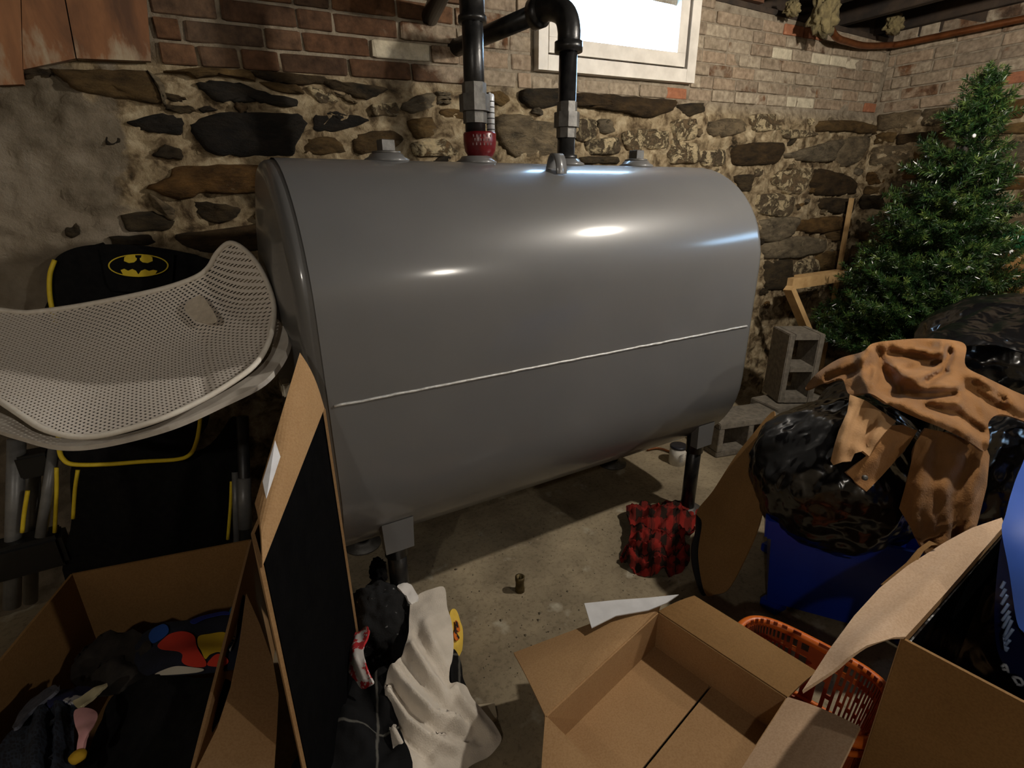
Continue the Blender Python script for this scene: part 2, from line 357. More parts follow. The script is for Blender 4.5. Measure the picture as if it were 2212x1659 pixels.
def sheet(name, outline, ctrl, mt, parent=None, mode='d', step=12, thick=.004, folds=(), nz=(0, 1), curved=True, uvs=100.0, uvm=None):
    """cloth or card laid in the place: outline given where the photo shows it, ctrl = (x, y, distance or height) of the surface"""
    out = np.array(catmull(outline, 6, True) if curved else outline, float)
    B = []
    for a, b2 in zip(out, np.roll(out, -1, 0)):
        k = max(1, int(np.linalg.norm(b2-a)/step)); B += [a+(b2-a)*i/k for i in range(k)]
    B = np.array(B); lo, hi = B.min(0), B.max(0)
    g = np.stack(np.meshgrid(np.arange(lo[0]+step/2, hi[0], step), np.arange(lo[1]+step/2, hi[1], step)), -1).reshape(-1, 2); g[:, 0] += (np.floor(g[:, 1]/step) % 2)*step/2
    g = g[inpoly(g, B)]
    if len(g): g = g[segdist(g, np.vstack([B, B[:1]])) > step*.45]
    P = np.vstack([B, g]); r = delaunay_2d_cdt([Vector(p) for p in P.tolist()], [], [list(range(len(B)))], 1, 1e-4)
    P = np.array([tuple(v) for v in r[0]]); F = [tuple(f) for f in r[2]]
    h = rbf(ctrl)(P); disp = np.zeros(len(P))
    for line, amp, wid in folds: disp += amp*np.exp(-(segdist(P, line)/wid)**2)
    D = FW[None]*FPX+RT[None]*(P[:, :1]-1106)+UP[None]*(829.5-P[:, 1:])
    if mode == 'd': X = CAM+D/FPX*h[:, None]
    else:
        ax = 'xyz'.index(mode); X = CAM+D*((h-CAM[ax])/D[:, ax])[:, None]
    if nz[0]: disp += np.array([fbm(x, nz[1])*nz[0] for x in X])
    dn = -D/np.linalg.norm(D, axis=1)[:, None]
    if mode == 'z': dn = np.tile([0, 0, 1.0], (len(P), 1))
    X = X+dn*disp[:, None]
    nv = len(X); nor = np.zeros_like(X); ff = np.array(F)
    fn = np.cross(X[ff[:, 1]]-X[ff[:, 0]], X[ff[:, 2]]-X[ff[:, 0]])
    flip = (fn*(CAM-X[ff[:, 0]])).sum(1) < 0; ff[flip] = ff[flip][:, ::-1]; fn[flip] *= -1
    for k in range(3): np.add.at(nor, ff[:, k], fn)
    nor /= np.linalg.norm(nor, axis=1)[:, None]+1e-12
    back = X-nor*thick; ed = {}
    for f in ff:
        for a, b2 in ((f[0], f[1]), (f[1], f[2]), (f[2], f[0])): ed[(a, b2)] = ed.get((a, b2), 0)+1
    side = [(a, b2, b2+nv, a+nv) for (a, b2) in ed if (b2, a) not in ed]
    uv = P/uvs if uvm is None else uvm(P, X)
    X2 = np.vstack([X, back]); sv, sf = [], []
    for a, b2, c, d in side:
        i = 2*nv+len(sv); sv += [b2, a, d, c]; sf.append((i, i+1, i+2, i+3))
    uv2 = np.vstack([uv, uv]); o = mesh(name, np.vstack([X2, X2[sv]]), [tuple(f) for f in ff]+[(f[2]+nv, f[1]+nv, f[0]+nv) for f in ff]+sf, mt, None, True, np.vstack([uv2, uv2[sv]]))
    if parent is not None: keep(o, parent)
    o['_b'] = 0; del o['_b']; return o
def pline(pts, ctrl, mode='d', n=6, closed=False, off=0.0):
    """3D path following the same surface as a sheet"""
    P = np.array(catmull(pts, n, closed)); h = rbf(ctrl)(P); out = []
    for p, v in zip(P, h):
        X = at(p[0], p[1], v) if mode == 'd' else on(p[0], p[1], 'xyz'.index(mode), v)
        out.append(X + (CAM-X)/np.linalg.norm(CAM-X)*off)
    return out
def blob(name, c, r, mt, parent=None, sub=5, amp=.05, freq=3.0, seed=0, ridge=.0, squash=None, shape=None):
    bm = bmesh.new(); bmesh.ops.create_icosphere(bm, subdivisions=sub, radius=1); c = Vector(c)
    for v in bm.verts:
        q = v.co.copy(); s = 1+amp*mn.fractal(q*freq+Vector((seed, seed*.7, 0)), .9, 2.1, 4)
        if ridge: s += ridge*(mn.ridged_multi_fractal(q*freq*1.3+Vector((0, seed, seed)), .8, 2.2, 5, 1.0, 2.0)-1.0)
        p = Vector((q.x*r[0]*s, q.y*r[1]*s, q.z*r[2]*s))
        if shape: p = shape(q, p)
        p += c
        if squash is not None and p.z < squash: p.z = squash+(p.z-squash)*.04
        v.co = p
    me = bpy.data.meshes.new(name); 
    uvl = bm.loops.layers.uv.new('UVMap')
    for f in bm.faces:
        for l in f.loops: l[uvl].uv = ((l.vert.co.x-c.x)*9+(l.vert.co.z-c.z)*3, (l.vert.co.y-c.y)*9+(l.vert.co.z-c.z)*6)
    bm.to_mesh(me); bm.free(); o = link(name, me, mt, None, True)
    if parent is not None: keep(o, parent)
    return o
def poly_prism(name, pts, nrm, d, mt, parent=None, smooth=False):
    """flat outline (3D points) extruded by d along nrm"""
    P = [V(p) for p in pts]; n = len(P); nr = V(nrm).normalized()*d
    vs = P+[p+nr for p in P]; fs = [tuple(range(n-1, -1, -1)), tuple(range(n, 2*n))]+[(i, (i+1) % n, n+(i+1) % n, n+i) for i in range(n)]
    o = mesh(name, vs, fs, mt, None, smooth)
    if parent is not None: keep(o, parent)
    return o

# ================================================================== THE SETTING
YW, XR, ZC = 0.50, 3.686, 2.15           # back wall face, right wall face, top of the masonry
TILT = math.radians(1.5)
def zb(x): return 1.667+math.tan(TILT)*x  # bed line where brick sits on the rubble
WIN = (1.10, 1.985, 1.765, 2.14)          # window frame in the back wall x0,x1,z0,z1 (before tilt)
WIN2 = (-2.35, -1.40, 1.80, 2.12)         # window in the right wall y0,y1,z0,z1

floor = panel('floor', [(-2.3, -5.2, 0), (XR+.1, -5.2, 0), (XR+.1, .62, 0), (-2.3, .62, 0)], .02, M_FLOOR, None, 2)
floor.location.z = -.01; tag(floor, kind='structure')

def wall_grid(name, u0, u1, z0, z1, step, place, hole, mt):
    nu, nz = int((u1-u0)/step), int((z1-z0)/step); vs, fs = [], []
    for j in range(nz+1):
        for i in range(nu+1): vs.append(place(u0+(u1-u0)*i/nu, z0+(z1-z0)*j/nz))
    for j in range(nz):
        for i in range(nu):
            u, z = u0+(u1-u0)*(i+.5)/nu, z0+(z1-z0)*(j+.5)/nz
            if hole(u, z): continue
            a = j*(nu+1)+i; fs.append((a, a+1, a+nu+2, a+nu+1))
    o = mesh(name, vs, fs, mt, None, True); tag(o, kind='structure'); return o
def relief(x, z, s):
    b = zb(s)
    if z > b: return (-.006 if s < .8 else -.0025)+.004*fbm((x, 1.7, z), 14)
    f = min(1, (b-z)/.05)
    lump = .5*fbm((x, .3, z*1.7), 5)+.5*fbm((x, 4.3, z*1.4), 13)+.4*fbm((x, 7.3, z), 34)
    return -.006+f*(.016+.030*lump)
wall_back = wall_grid('wall_back', -2.3, XR+.06, 0, ZC, .0145, lambda x, z: (x, YW-relief(x, z, x), z),
                      lambda x, z: WIN[0]+.04 < x < WIN[1]-.04 and WIN[2]+.05+math.tan(TILT)*(x-1.1) < z < WIN[3]-.05, M_WALL)
wall_right = wall_grid('wall_right', -5.2, YW+.06, 0, ZC, .02, lambda y, z: (XR-relief(y+7, z, 3.4), y, z),
                       lambda y, z: WIN2[0]+.03 < y < WIN2[1]-.03 and WIN2[2]+.03 < z < WIN2[3]-.03, M_WALL)
M_PLASTER = mat('dull_cellar_plaster', (150, 138, 120), (176, 164, 144), 4, .9, 0, .3, 40)
tag(box('wall_left', (-2.4, -5.2, 0), (-2.3, .62, ZC), M_PLASTER), kind='structure')
tag(box('wall_front', (-2.4, -5.3, 0), (XR+.1, -5.2, ZC), M_PLASTER), kind='structure')

# ---- bricks: each one a child of its wall
def brick_mesh(seed):
    rs = random.Random(seed); bm = bmesh.new(); bmesh.ops.create_cube(bm, size=1)
    bmesh.ops.bevel(bm, geom=bm.edges[:], offset=.05, segments=1, affect='EDGES')
    for v in bm.verts: v.co += Vector([rs.uniform(-.018, .018) for _ in range(3)])
    me = bpy.data.meshes.new('brick'); bm.to_mesh(me); bm.free(); return me
BM = {k: [brick_mesh(i+10*j) for i in range(4)] for j, k in enumerate('bop')}
for k, mt in (('b', M_BRICK), ('o', M_ORANGE), ('p', M_PALE)):
    for me in BM[k]: me.materials.append(mt)
ORANGE_PX = [(1727, 74), (1865, 234), (928, 122), (1463, 203), (2030, 197), (2195, 178), (1150, 170)]
PALE_PX = [(1610, 122), (1657, 126), (1773, 141), (1817, 148), (838, 126), (1720, 222)]
def put_brick(wall, c, size, rotz, roty):
    q = px(c); kind = 'b'
    for k, lst in (('o', ORANGE_PX), ('p', PALE_PX)):
        for a in lst:
            if abs(a[0]-q[0]) < 24 and abs(a[1]-q[1]) < 13: kind = k
    o = bpy.data.objects.new('brick', random.choice(BM[kind])); COL.objects.link(o); o.parent = wall
    o.location = c; o.scale = size; o.rotation_euler = (0, roty+random.uniform(-.006, .006), rotz+random.uniform(-.01, .01))
def course_run(wall, a, b, t0, t1, ch, bl, gap, place, seed):
    rs = random.Random(seed); n = int((t1-t0)/ch+.999)
    for k in range(n):
        s = a-(bl*.5 if k % 2 else 0)-rs.uniform(0, .06)
        while s < b-.02:
            L = bl*rs.choice([1, 1, 1, 1, .52]); e = min(s+L, b); st = max(s, a)
            if e-st > .04: place(wall, (st+e)/2, t0+(k+.5)*ch, e-st-gap, ch-gap, rs)
            s += L
def back_brick(wall, s, t, ln, h, rs):
    z = zb(s)+t
    if z > ZC-.01: return
    if WIN[0]-.005 < s+ln/2 and s-ln/2 < WIN[1]+.005 and z > WIN[2]+math.tan(TILT)*(s-1.1)-.01: return
    put_brick(wall, (s, YW+.028+rs.uniform(-.005, .005), z), (ln, .062, h), 0, -TILT)
course_run(wall_back, -.20, 1.09, 0, .5, .0635, .222, .010, back_brick, 3)
course_run(wall_back, 1.09, 1.985, 0, .06, .056, .175, .008, back_brick, 5)
course_run(wall_back, 1.995, XR-.02, 0, .5, .0555, .172, .006, back_brick, 4)
def right_brick(wall, s, t, ln, h, rs): put_brick(wall, (XR+.026+rs.uniform(-.005, .005), s, 1.757+t), (.062, ln, h), 0, 0)
course_run(wall_right, -1.05, YW-.01, 0, ZC-1.757, .064, .205, .009, right_brick, 9)

# ---- rubble stones: traced where they stand on the wall, each a child of its wall
def stone(wall, pts3, nrm, out, mt, seed, sharp=.25):
    rs = random.Random(seed); P = [np.asarray(p, float)*.55+np.asarray(l, float)*.45 for p, l in zip(catmull(pts3, 4, True), [np.asarray(pts3[i])*(1-k/4)+np.asarray(pts3[(i+1) % len(pts3)])*k/4 for i in range(len(pts3)) for k in range(4)])]
    P = [p+np.array([rs.uniform(-.003, .003), 0, rs.uniform(-.003, .003)]) if abs(nrm[1]) > .5 else p+np.array([0, rs.uniform(-.004, .004), rs.uniform(-.004, .004)]) for p in P]; c = sum(P)/len(P); n = len(P); nr = np.asarray(nrm, float); vs, fs = [], []
    rings = ((1.02, -.045), (1.0, out*.35), (.93, out*.8), (.72, out), (.36, out))
    for s, d in rings:
        for p in P:
            q = c+(p-c)*s; k = fbm(tuple(q), 14)*.016+fbm(tuple(q+3.1), 45)*.007
            vs.append(q+nr*(d+(k if d > 0 else 0)))
    vs.append(c+nr*(out+.004*rs.uniform(-1, 1)))
    for r in range(len(rings)-1):
        for i in range(n): fs.append((r*n+i, r*n+(i+1) % n, (r+1)*n+(i+1) % n, (r+1)*n+i))
    k = (len(rings)-1)*n; fs += [(k+i, k+(i+1) % n, len(vs)-1) for i in range(n)]
    o = mesh('stone', vs, fs, mt, wall, True); return o
D, K, B_, L_, G_ = M_ST_DARK, M_ST_BLACK, M_ST_BROWN, M_ST_LIMED, M_ST_GREY
STONES = [
 (B_, .03, [(107,151),(215,152),(317,156),(350,204),(356,224),(252,215),(174,201),(140,176)]), (G_, .035, [(320,154),(350,176),(359,204),(356,229),(342,190)]),
 (D, .02, [(42,147),(118,153),(106,170),(70,176),(50,164)]), (K, .022, [(425,181),(466,174),(517,181),(589,204),(640,217),(640,230),(589,230),(553,221),(506,222),(474,222),(441,202)]),
 (B_, .028, [(354,154),(463,147),(540,156),(550,174),(481,163),(425,170),(401,159)]), (D, .026, [(540,156),(698,166),(700,181),(625,183),(571,174)]),
 (K, .026, [(403,271),(474,246),(571,244),(643,248),(661,268),(648,300),(630,335),(520,338),(450,330),(425,300)]), (K, .02, [(275,262),(354,246),(394,257),(399,271),(390,289),(345,289),(300,282)]),
 (D, .022, [(358,228),(407,228),(425,240),(394,249),(361,237)]), (B_, .034, [(375,362),(470,356),(575,358),(575,415),(448,417),(387,431),(317,405),(364,383)]),
 (D, .022, [(415,434),(476,440),(521,451),(510,470),(454,482),(420,456)]), (D, .022, [(261,465),(331,456),(376,479),(359,496),(280,501)]), (D, .018, [(135,465),(168,473),(177,507),(146,512)]),
 (D, .03, [(381,507),(476,493),(575,484),(580,540),(448,545),(392,530)]), (D, .02, [(238,512),(322,507),(336,526),(252,529)]), (G_, .03, [(322,414),(378,456),(370,479),(331,445)]),
 (K, .016, [(230,294),(263,299),(252,316),(233,313)]), (D, .02, [(331,333),(359,311),(395,327),(390,344),(336,341)]), (D, .02, [(410,380),(440,376),(450,392),(420,398)]),
 (K, .024, [(680,242),(725,240),(788,255),(792,264),(725,286),(672,282)]), (D, .024, [(680,168),(734,178),(835,190),(821,204),(792,217),(758,208),(716,195)]),
 (B_, .024, [(765,292),(843,280),(870,300),(840,328),(780,335),(755,320)]), (G_, .02, [(861,233),(897,206),(940,204),(937,231),(893,248)]),
 (G_, .03, [(940,200),(969,200),(969,208),(942,208)]), (G_, .03, [(942,210),(969,210),(969,217),(942,217)]), (G_, .03, [(942,219),(969,219),(969,226),(942,226)]),
 (B_, .02, [(948,236),(1009,240),(1009,257),(951,257)]), (G_, .036, [(1070,253),(1106,246),(1142,250),(1148,261),(1197,267),(1206,305),(1204,332),(1161,338),(1110,341),(1081,316),(1068,290)]),
 (D, .03, [(1132,192),(1212,192),(1212,228),(1150,236),(1122,215)]), (B_, .026, [(1048,200),(1081,200),(1099,218),(1081,231),(1061,224)]),
 (D, .036, [(1239,202),(1334,208),(1454,219),(1447,240),(1397,256),(1334,243),(1266,234),(1238,230)]), (L_, .024, [(1343,286),(1384,279),(1424,281),(1393,306),(1374,331),(1352,326)]),
 (G_, .02, [(1289,261),(1316,258),(1325,286),(1295,286)]), (L_, .026, [(1385,288),(1440,283),(1438,322),(1392,322)]), (D, .03, [(1250,340),(1327,338),(1332,353),(1255,353)]),
 (D, .024, [(1463,227),(1517,224),(1519,240),(1483,252),(1465,240)]), (B_, .032, [(1767,263),(1837,261),(1895,275),(1890,292),(1813,285),(1764,285)]),
 (D, .03, [(1586,312),(1683,307),(1690,316),(1673,353),(1634,357),(1579,355)]), (G_, .03, [(1687,333),(1769,312),(1815,300),(1813,316),(1793,348),(1757,350),(1711,345)]),
 (G_, .03, [(1818,300),(1866,295),(1871,316),(1851,350),(1818,362),(1801,348)]), (L_, .034, [(1687,369),(1752,362),(1745,389),(1723,418),(1692,418),(1663,389)]),
 (D, .034, [(1757,365),(1810,374),(1842,389),(1842,418),(1769,425),(1748,410)]), (L_, .028, [(1639,420),(1707,420),(1714,451),(1697,468),(1634,461)]),
 (G_, .034, [(1639,476),(1723,468),(1714,497),(1685,519),(1644,521)]), (B_, .034, [(1721,476),(1793,466),(1837,473),(1830,492),(1769,504),(1716,497)]),
 (B_, .036, [(1779,504),(1808,495),(1830,500),(1827,516),(1791,521)]), (G_, .034, [(1649,526),(1721,509),(1781,519),(1774,543),(1709,557),(1649,557)]),
 (L_, .03, [(1716,567),(1757,557),(1764,582),(1711,598)]), (B_, .03, [(1764,548),(1832,538),(1832,586),(1769,584)]), (L_, .024, [(1504,328),(1560,324),(1560,355),(1516,360)]),
 (G_, .024, [(1528,263),(1600,256),(1605,283),(1564,297),(1528,292)]), (L_, .024, [(1615,251),(1673,247),(1680,280),(1625,285)]), (L_, .024, [(1683,280),(1752,282),(1760,292),(1697,302)]),
 (D, .026, [(1581,382),(1625,377),(1615,413),(1600,413)]), (D, .026, [(1764,427),(1842,430),(1837,461),(1798,461),(1769,449)]), (D, .02, [(1650,565),(1708,562),(1706,620),(1652,625)]),
 (L_, .024, [(1240,262),(1280,258),(1284,300),(1244,306)]), (L_, .026, [(1262,306),(1330,296),(1334,332),(1268,334)]), (L_, .024, [(1450,262),(1500,258),(1500,300),(1452,306)]), (L_, .026, [(1446,312),(1500,308),(1508,350),(1440,352)]),
 (B_, .022, [(880,262),(930,254),(945,290),(900,300)]), (L_, .022, [(800,226),(852,222),(856,250),(806,252)]), (L_, .02, [(890,306),(960,300),(990,335),(900,338)]), (B_, .02, [(560,176),(640,186),(655,206),(600,200)]),
 (L_, .022, [(660,190),(700,196),(735,220),(690,226)]), (B_, .026, [(660,300),(720,296),(745,330),(655,335)]), (K, .02, [(430,236),(452,230),(470,238),(440,246)]),
]
for i, (mt, out, pts) in enumerate(STONES):
    stone(wall_back, [on(x, y, 1, YW-.004) for x, y in pts], (0, -1, 0), out*random.uniform(.9, 1.15), mt, i)
covered = [np.array(s[2]) for s in STONES]
rs = random.Random(21); made = 0
while made < 110:       # small pinning stones pressed into the mortar between the big ones
    x, z = rs.uniform(-.25, XR-.05), rs.uniform(.55, 1.70)
    if z > zb(x)-.03: continue
    q = np.array([px((x, YW, z))])
    if not (-30 < q[0, 0] < 1900 and 130 < q[0, 1] < 720): continue
    if any(inpoly(q, c)[0] for c in covered) or (q[0, 0] < 250 and q[0, 1] > 170 and rs.random() < .9): continue
    a, b2 = rs.uniform(.018, .05), rs.uniform(.010, .026); n = rs.choice([5, 6, 7]); rot = rs.uniform(-.4, .4)
    pts = []
    for k in range(n):
        t = 2*math.pi*k/n+rs.uniform(-.25, .25); u, v = a*math.cos(t)*rs.uniform(.8, 1.1), b2*math.sin(t)*rs.uniform(.8, 1.1)
        pts.append((x+u*math.cos(rot)-v*math.sin(rot), YW-.004, z+u*math.sin(rot)+v*math.cos(rot)))
    stone(wall_back, pts, (0, -1, 0), rs.uniform(.012, .03), rs.choice([D, L_, L_, G_, B_] if x > .6 else [D, K, B_, G_]), 300+made); made += 1
# right wall rubble
rs = random.Random(33); zc = 1.745
while zc > .35:
    h = rs.uniform(.07, .14); y = YW-.02
    while y > -1.2:
        L = rs.uniform(.12, .32); o = rs.uniform(-.02, .02)
        pts = [(XR+.004, y-.008, zc+o-.008), (XR+.004, y-L*.5, zc+o-rs.uniform(0, .02)), (XR+.004, y-L+.008, zc+o-.01), (XR+.004, y-L+.01, zc+o-h+.012), (XR+.004, y-L*.55, zc+o-h+rs.uniform(0, .02)), (XR+.004, y-.012, zc+o-h+.01)]
        stone(wall_right, pts, (-1, 0, 0), rs.uniform(.015, .035), rs.choice([B_, B_, D, L_, G_]), rs.randint(0, 9999)); y -= L
    zc -= h
# ---- rust-stained boards at the top of the back wall
ba = thing('wall_board', 'rust-stained wide boards fixed to the wall above the grey parging', 'board', on(160, 100, 1, YW))
for c in ([(-60, -60), (42, -60), (50, 182), (-60, 186)], [(45, -60), (128, -60), (163, 126), (50, 150)], [(131, -60), (312, -60), (326, 132), (166, 126)]):
    poly_prism('plank', [on(x, y, 1, YW-.03) for x, y in c], (0, 1, 0), .024, M_BOARD, ba)

# ---- window in the back wall
def tz(x): return math.tan(TILT)*(x-1.1)
def wbar(name, x0, x1, z0, z1, y0, y1, mt, parent, bev=.003):
    c = [(x0, z0), (x1, z0), (x1, z1), (x0, z1)]
    return poly_prism(name, [(x, y0, z+tz(x)) for x, z in c], (0, 1, 0), y1-y0, mt, parent)
win = thing('window_1', None, None, (1.54, YW, 1.77)); tag(win, kind='structure')
x0, x1, z0, z1 = WIN
wbar('casing', x0, x0+.045, z0, z1+.1, YW-.035, YW+.06, M_WHITE, win); wbar('casing', x1-.055, x1, z0, z1+.1, YW-.035, YW+.06, M_WHITE, win)
wbar('casing', x0+.046, x1-.056, z0, z0+.055, YW-.035, YW+.06, M_WHITE, win); wbar('casing', x0+.046, x1-.056, z1+.02, z1+.1, YW-.03, YW+.06, M_WHITE, win)
sash = thing('sash', None, None, (1.54, YW, 1.83)); sash.parent = win; sash.matrix_parent_inverse = Matrix.Translation(-win.location)
sx0, sx1, sz0, sz1 = x0+.055, x1-.066, z0+.064, z1+.012
glass_w = [on(1200, 96, 1, YW+.03), on(1452, 125, 1, YW+.03)]
gx0, gx1 = sx0+.045, sx1-.055; gz0, gz1 = sz0+.055, sz1-.05
sw = win
wbar('sash_rail', sx0, sx1, sz0, gz0, YW-.027, YW+.02, M_WHITE, sw); wbar('sash_rail', sx0, sx1, gz1, sz1, YW-.027, YW+.02, M_WHITE, sw)
wbar('sash_stile', sx0, gx0, gz0+.0005, gz1-.0005, YW-.027, YW+.02, M_WHITE, sw); wbar('sash_stile', gx1, sx1, gz0+.0005, gz1-.0005, YW-.027, YW+.02, M_WHITE, sw)
bpy.data.objects.remove(sash)
for a_ in ((x0+.04, sx0+.006, z0+.05, z1+.02), (sx1-.006, x1-.05, z0+.05, z1+.02), (x0+.04, x1-.05, z0+.05, sz0+.006)): wbar('gap_shade_strip', *a_, YW-.008, YW-.002, M_OLDWOOD, win)  # dark strips behind the sash gap, painting its shade line
M_PANE = mat_glass('window_glass', (.97, .99, 1, 1))
keep(mesh('pane', [(x, YW+.012, z+tz(x)) for x, z in ((gx0-.004, gz0-.004), (gx1+.004, gz0-.004), (gx1+.004, gz1+.004), (gx0-.004, gz1+.004))], [(0, 1, 2, 3)], M_PANE), win)
# ---- window in the right wall (daylight from the side of the room)
win2 = thing('window_2', None, None, (XR, -1.85, 1.8)); tag(win2, kind='structure')
y0, y1, z0, z1 = WIN2
for lo, hi in (((XR-.03, y0, z0), (XR+.15, y0+.05, z1)), ((XR-.03, y1-.05, z0), (XR+.15, y1, z1)), ((XR-.03, y0+.05, z0), (XR+.15, y1-.05, z0+.05)), ((XR-.03, y0+.05, z1-.04), (XR+.15, y1-.05, z1))):
    box('casing', lo, hi, M_WHITE, win2, .003)
keep(mesh('pane', [(XR+.05, y0+.046, z0+.046), (XR+.05, y1-.046, z0+.046), (XR+.05, y1-.046, z1-.036), (XR+.05, y0+.046, z1-.036)], [(0, 1, 2, 3)], M_PANE), win2)

# ---- ceiling: subfloor boards on joists, beam on the wall head
M_BEAM = mat('brown_sill_timber', (78, 50, 34), (104, 70, 46), 14, .85, 0, .4, 40)
ceil = box('ceiling', (-2.4, -5.3, 2.42), (XR+.2, .75, 2.46), M_OLDWOOD); tag(ceil, kind='structure')
x = -2.1; k = 0
while x < XR:
    box('joist', (x, -5.25, 2.2), (x+.05, .62, 2.419), M_OLDWOOD, ceil, .003); x += .41
tr = box('trim_1', (-2.3, YW+.088, ZC+.002), (XR+.2, YW+.11, 2.41), M_OLDWOOD); tag(tr, kind='structure')
tr = box('trim_2', (-2.3, YW-.03, ZC+.022), (2.42, YW+.085, 2.30), M_BEAM); tag(tr, kind='structure')
for k, (a_, b_, y_) in enumerate(((-2.3, 1.06, YW-.004), (1.06, 2.03, YW+.062), (2.03, XR+.2, YW-.004))): tag(box('trim_%d' % (5+k), (a_, y_, ZC-.004), (b_, YW+.11, ZC+.02), M_OLDWOOD), kind='structure')
tr = box('trim_3', (XR-.004, -5.2, ZC+.002), (XR+.2, YW+.08, 2.41), M_OLDWOOD); tag(tr, kind='structure')
tr = box('trim_4', (XR-.03, -5.2, 2.235), (XR-.005, .45, 2.41), M_OLDWOOD); tag(tr, kind='structure')
tag(box('wall_front_top', (-2.4, -5.3, ZC), (XR+.2, -5.2, 2.42), M_PLASTER), kind='structure'); tag(box('wall_left_top', (-2.4, -5.2, ZC), (-2.3, .75, 2.42), M_PLASTER), kind='structure')

# ---- bare bulbs on the joists (outside the frame, they light the cellar)
for i, (bp, f) in enumerate(BULBS):
    t = thing('light_bulb', ('bare bulb in a porcelain holder nearer the oil tank', 'bare bulb in a porcelain holder deeper in the cellar', 'bare bulb in a porcelain holder near the left wall')[i], 'lamp', bp, 'bare ceiling bulbs')
    lathe('socket', [(.055, .17), (.055, .14), (.03, .12), (.022, .055)], bp, (0, 0, 1), M_WHITE, t)
    R = .032; L = BULB_POWER*f/(math.pi*4*math.pi*R*R)
    lathe('globe', [(.001, -R), (R*.5, -R*.87), (R*.87, -R*.5), (R, 0), (R*.9, R*.45), (R*.62, R*1.05), (.016, R*1.6), (.014, .054)], bp, (0, 0, 1), mat_emit('glowing_bulb_%d' % i, (1.0, .915, .80, 1), L), t, 16)

# ================================================================== OIL TANK
TH, TW, TL, TZ = 1.118, .686, 1.520, .83       # height, width, shell length, height of its middle
tr_, ths = TW/2, (TH-TW)/2
def obround(inset=0.0, n=24):
    r = max(tr_-inset, .002); P = []
    for i in range(n+1): a = math.pi*i/n; P.append((-r*math.cos(a), ths+r*math.sin(a)))
    for i in range(1, 6): P.append((r, ths-2*ths*i/6))
    for i in range(n+1): a = math.pi*i/n; P.append((r*math.cos(a), -ths-r*math.sin(a)))
    for i in range(1, 6): P.append((-r, -ths+2*ths*i/6))
    return P
def loft(name, rings, mt, parent, cap0=False, cap1=False):
    vs, fs = [], []; n = len(obround())
    for x, ins in rings:
        for y, z in obround(ins): vs.append((x, y, TZ+z))
    for i in range(len(rings)-1):
        for k in range(n): fs.append((i*n+k, i*n+(k+1) % n, (i+1)*n+(k+1) % n, (i+1)*n+k))
    if cap0: fs.append(tuple(range(n-1, -1, -1)))
    if cap1: fs.append(tuple((len(rings)-1)*n+k for k in range(n)))
    return keep(mesh(name, vs, fs, mt, None, True), parent)
tank = thing('oil_tank', 'large grey steel heating oil tank standing on black pipe legs', 'oil tank', (TL/2, 0, 0))
loft('shell', [(0, 0), (.0005, 0), (.2, 0), (TL*.5, 0), (TL-.2, 0), (TL-.0005, 0), (TL, 0)], M_TANK, tank)
for s, x in ((-1, 0.0), (1, TL)):
    loft('end_head', [(x-s*.012, .004), (x+s*.003, .004), (x+s*.016, .006), (x+s*.026, .012), (x+s*.033, .024), (x+s*.036, .042), (x+s*.037, .06), (x+s*.046, .10), (x+s*.055, .17), (x+s*.058, .25), (x+s*.058, .335)], M_TANK, tank, False, True)
M_WELD = mat('bright_weld_bead', (176, 176, 174), (208, 208, 206), 60, .35, .3, .5, 120)
for s in (-1, 1):
    pts = [(.012+(TL-.024)*i/90, s*(tr_+.0005), TZ+.0016*mn.noise(Vector((i*.37, 0, 0)))) for i in range(91)]
    tube('weld_seam', pts, [.0034+.0012*abs(mn.noise(Vector((i*.61, 3, 0)))) for i in range(91)], M_WELD, tank, 8)
def top_x(xp): return float(on(xp, 348, 2, TZ+TH/2)[0]) if False else float(on(xp, 346, 1, 0.0)[0])
ZT = TZ+TH/2
XP = [top_x(836), top_x(1029), top_x(1222), top_x(1374)]
for i, x in enumerate(XP):
    lathe('bung', [(.062, -.006), (.062, .002), (.05, .008), (.044, .016), (.0, .016)], (x, 0, ZT), (0, 0, 1), M_TANK, tank, 28)
for x in (XP[0], XP[3]):
    p = lathe('plug', [(.040, .016), (.040, .022), (.026, .024), (.026, .024)], (x, 0, ZT), (0, 0, 1), M_GALV, tank, 20)
    lathe('plug_head', [(.026, .024), (.026, .05), (.024, .052), (0, .052)], (x, 0, ZT), (0, 0, 1), M_GALV, tank, 4, False, .9)
# lifting lug
lx = float(on(1178, 372, 1, -.10)[0]); lug = []
for i in range(17):
    a = math.pi*i/16; lug.append((lx, -.115-.0+.028*math.cos(a)*-1, ZT-.052+.060*math.sin(a)))
vs = []
for w_ in (-.018, .018):
    for r in (1.0, .86):
        for i in range(17):
            a = math.pi*i/16; vs.append((lx+.02+w_, -.13-.030*r*math.cos(a), ZT-.035+.058*r*math.sin(a)))
fs = []
for i in range(16): fs += [(i, i+1, 34+i+1, 34+i), (17+i+1, 17+i, 51+i, 51+i+1), (i+1, i, 17+i, 17+i+1), (34+i, 34+i+1, 51+i+1, 51+i)]
keep(mesh('lifting_lug', vs, fs, M_TANK, None, True), tank)
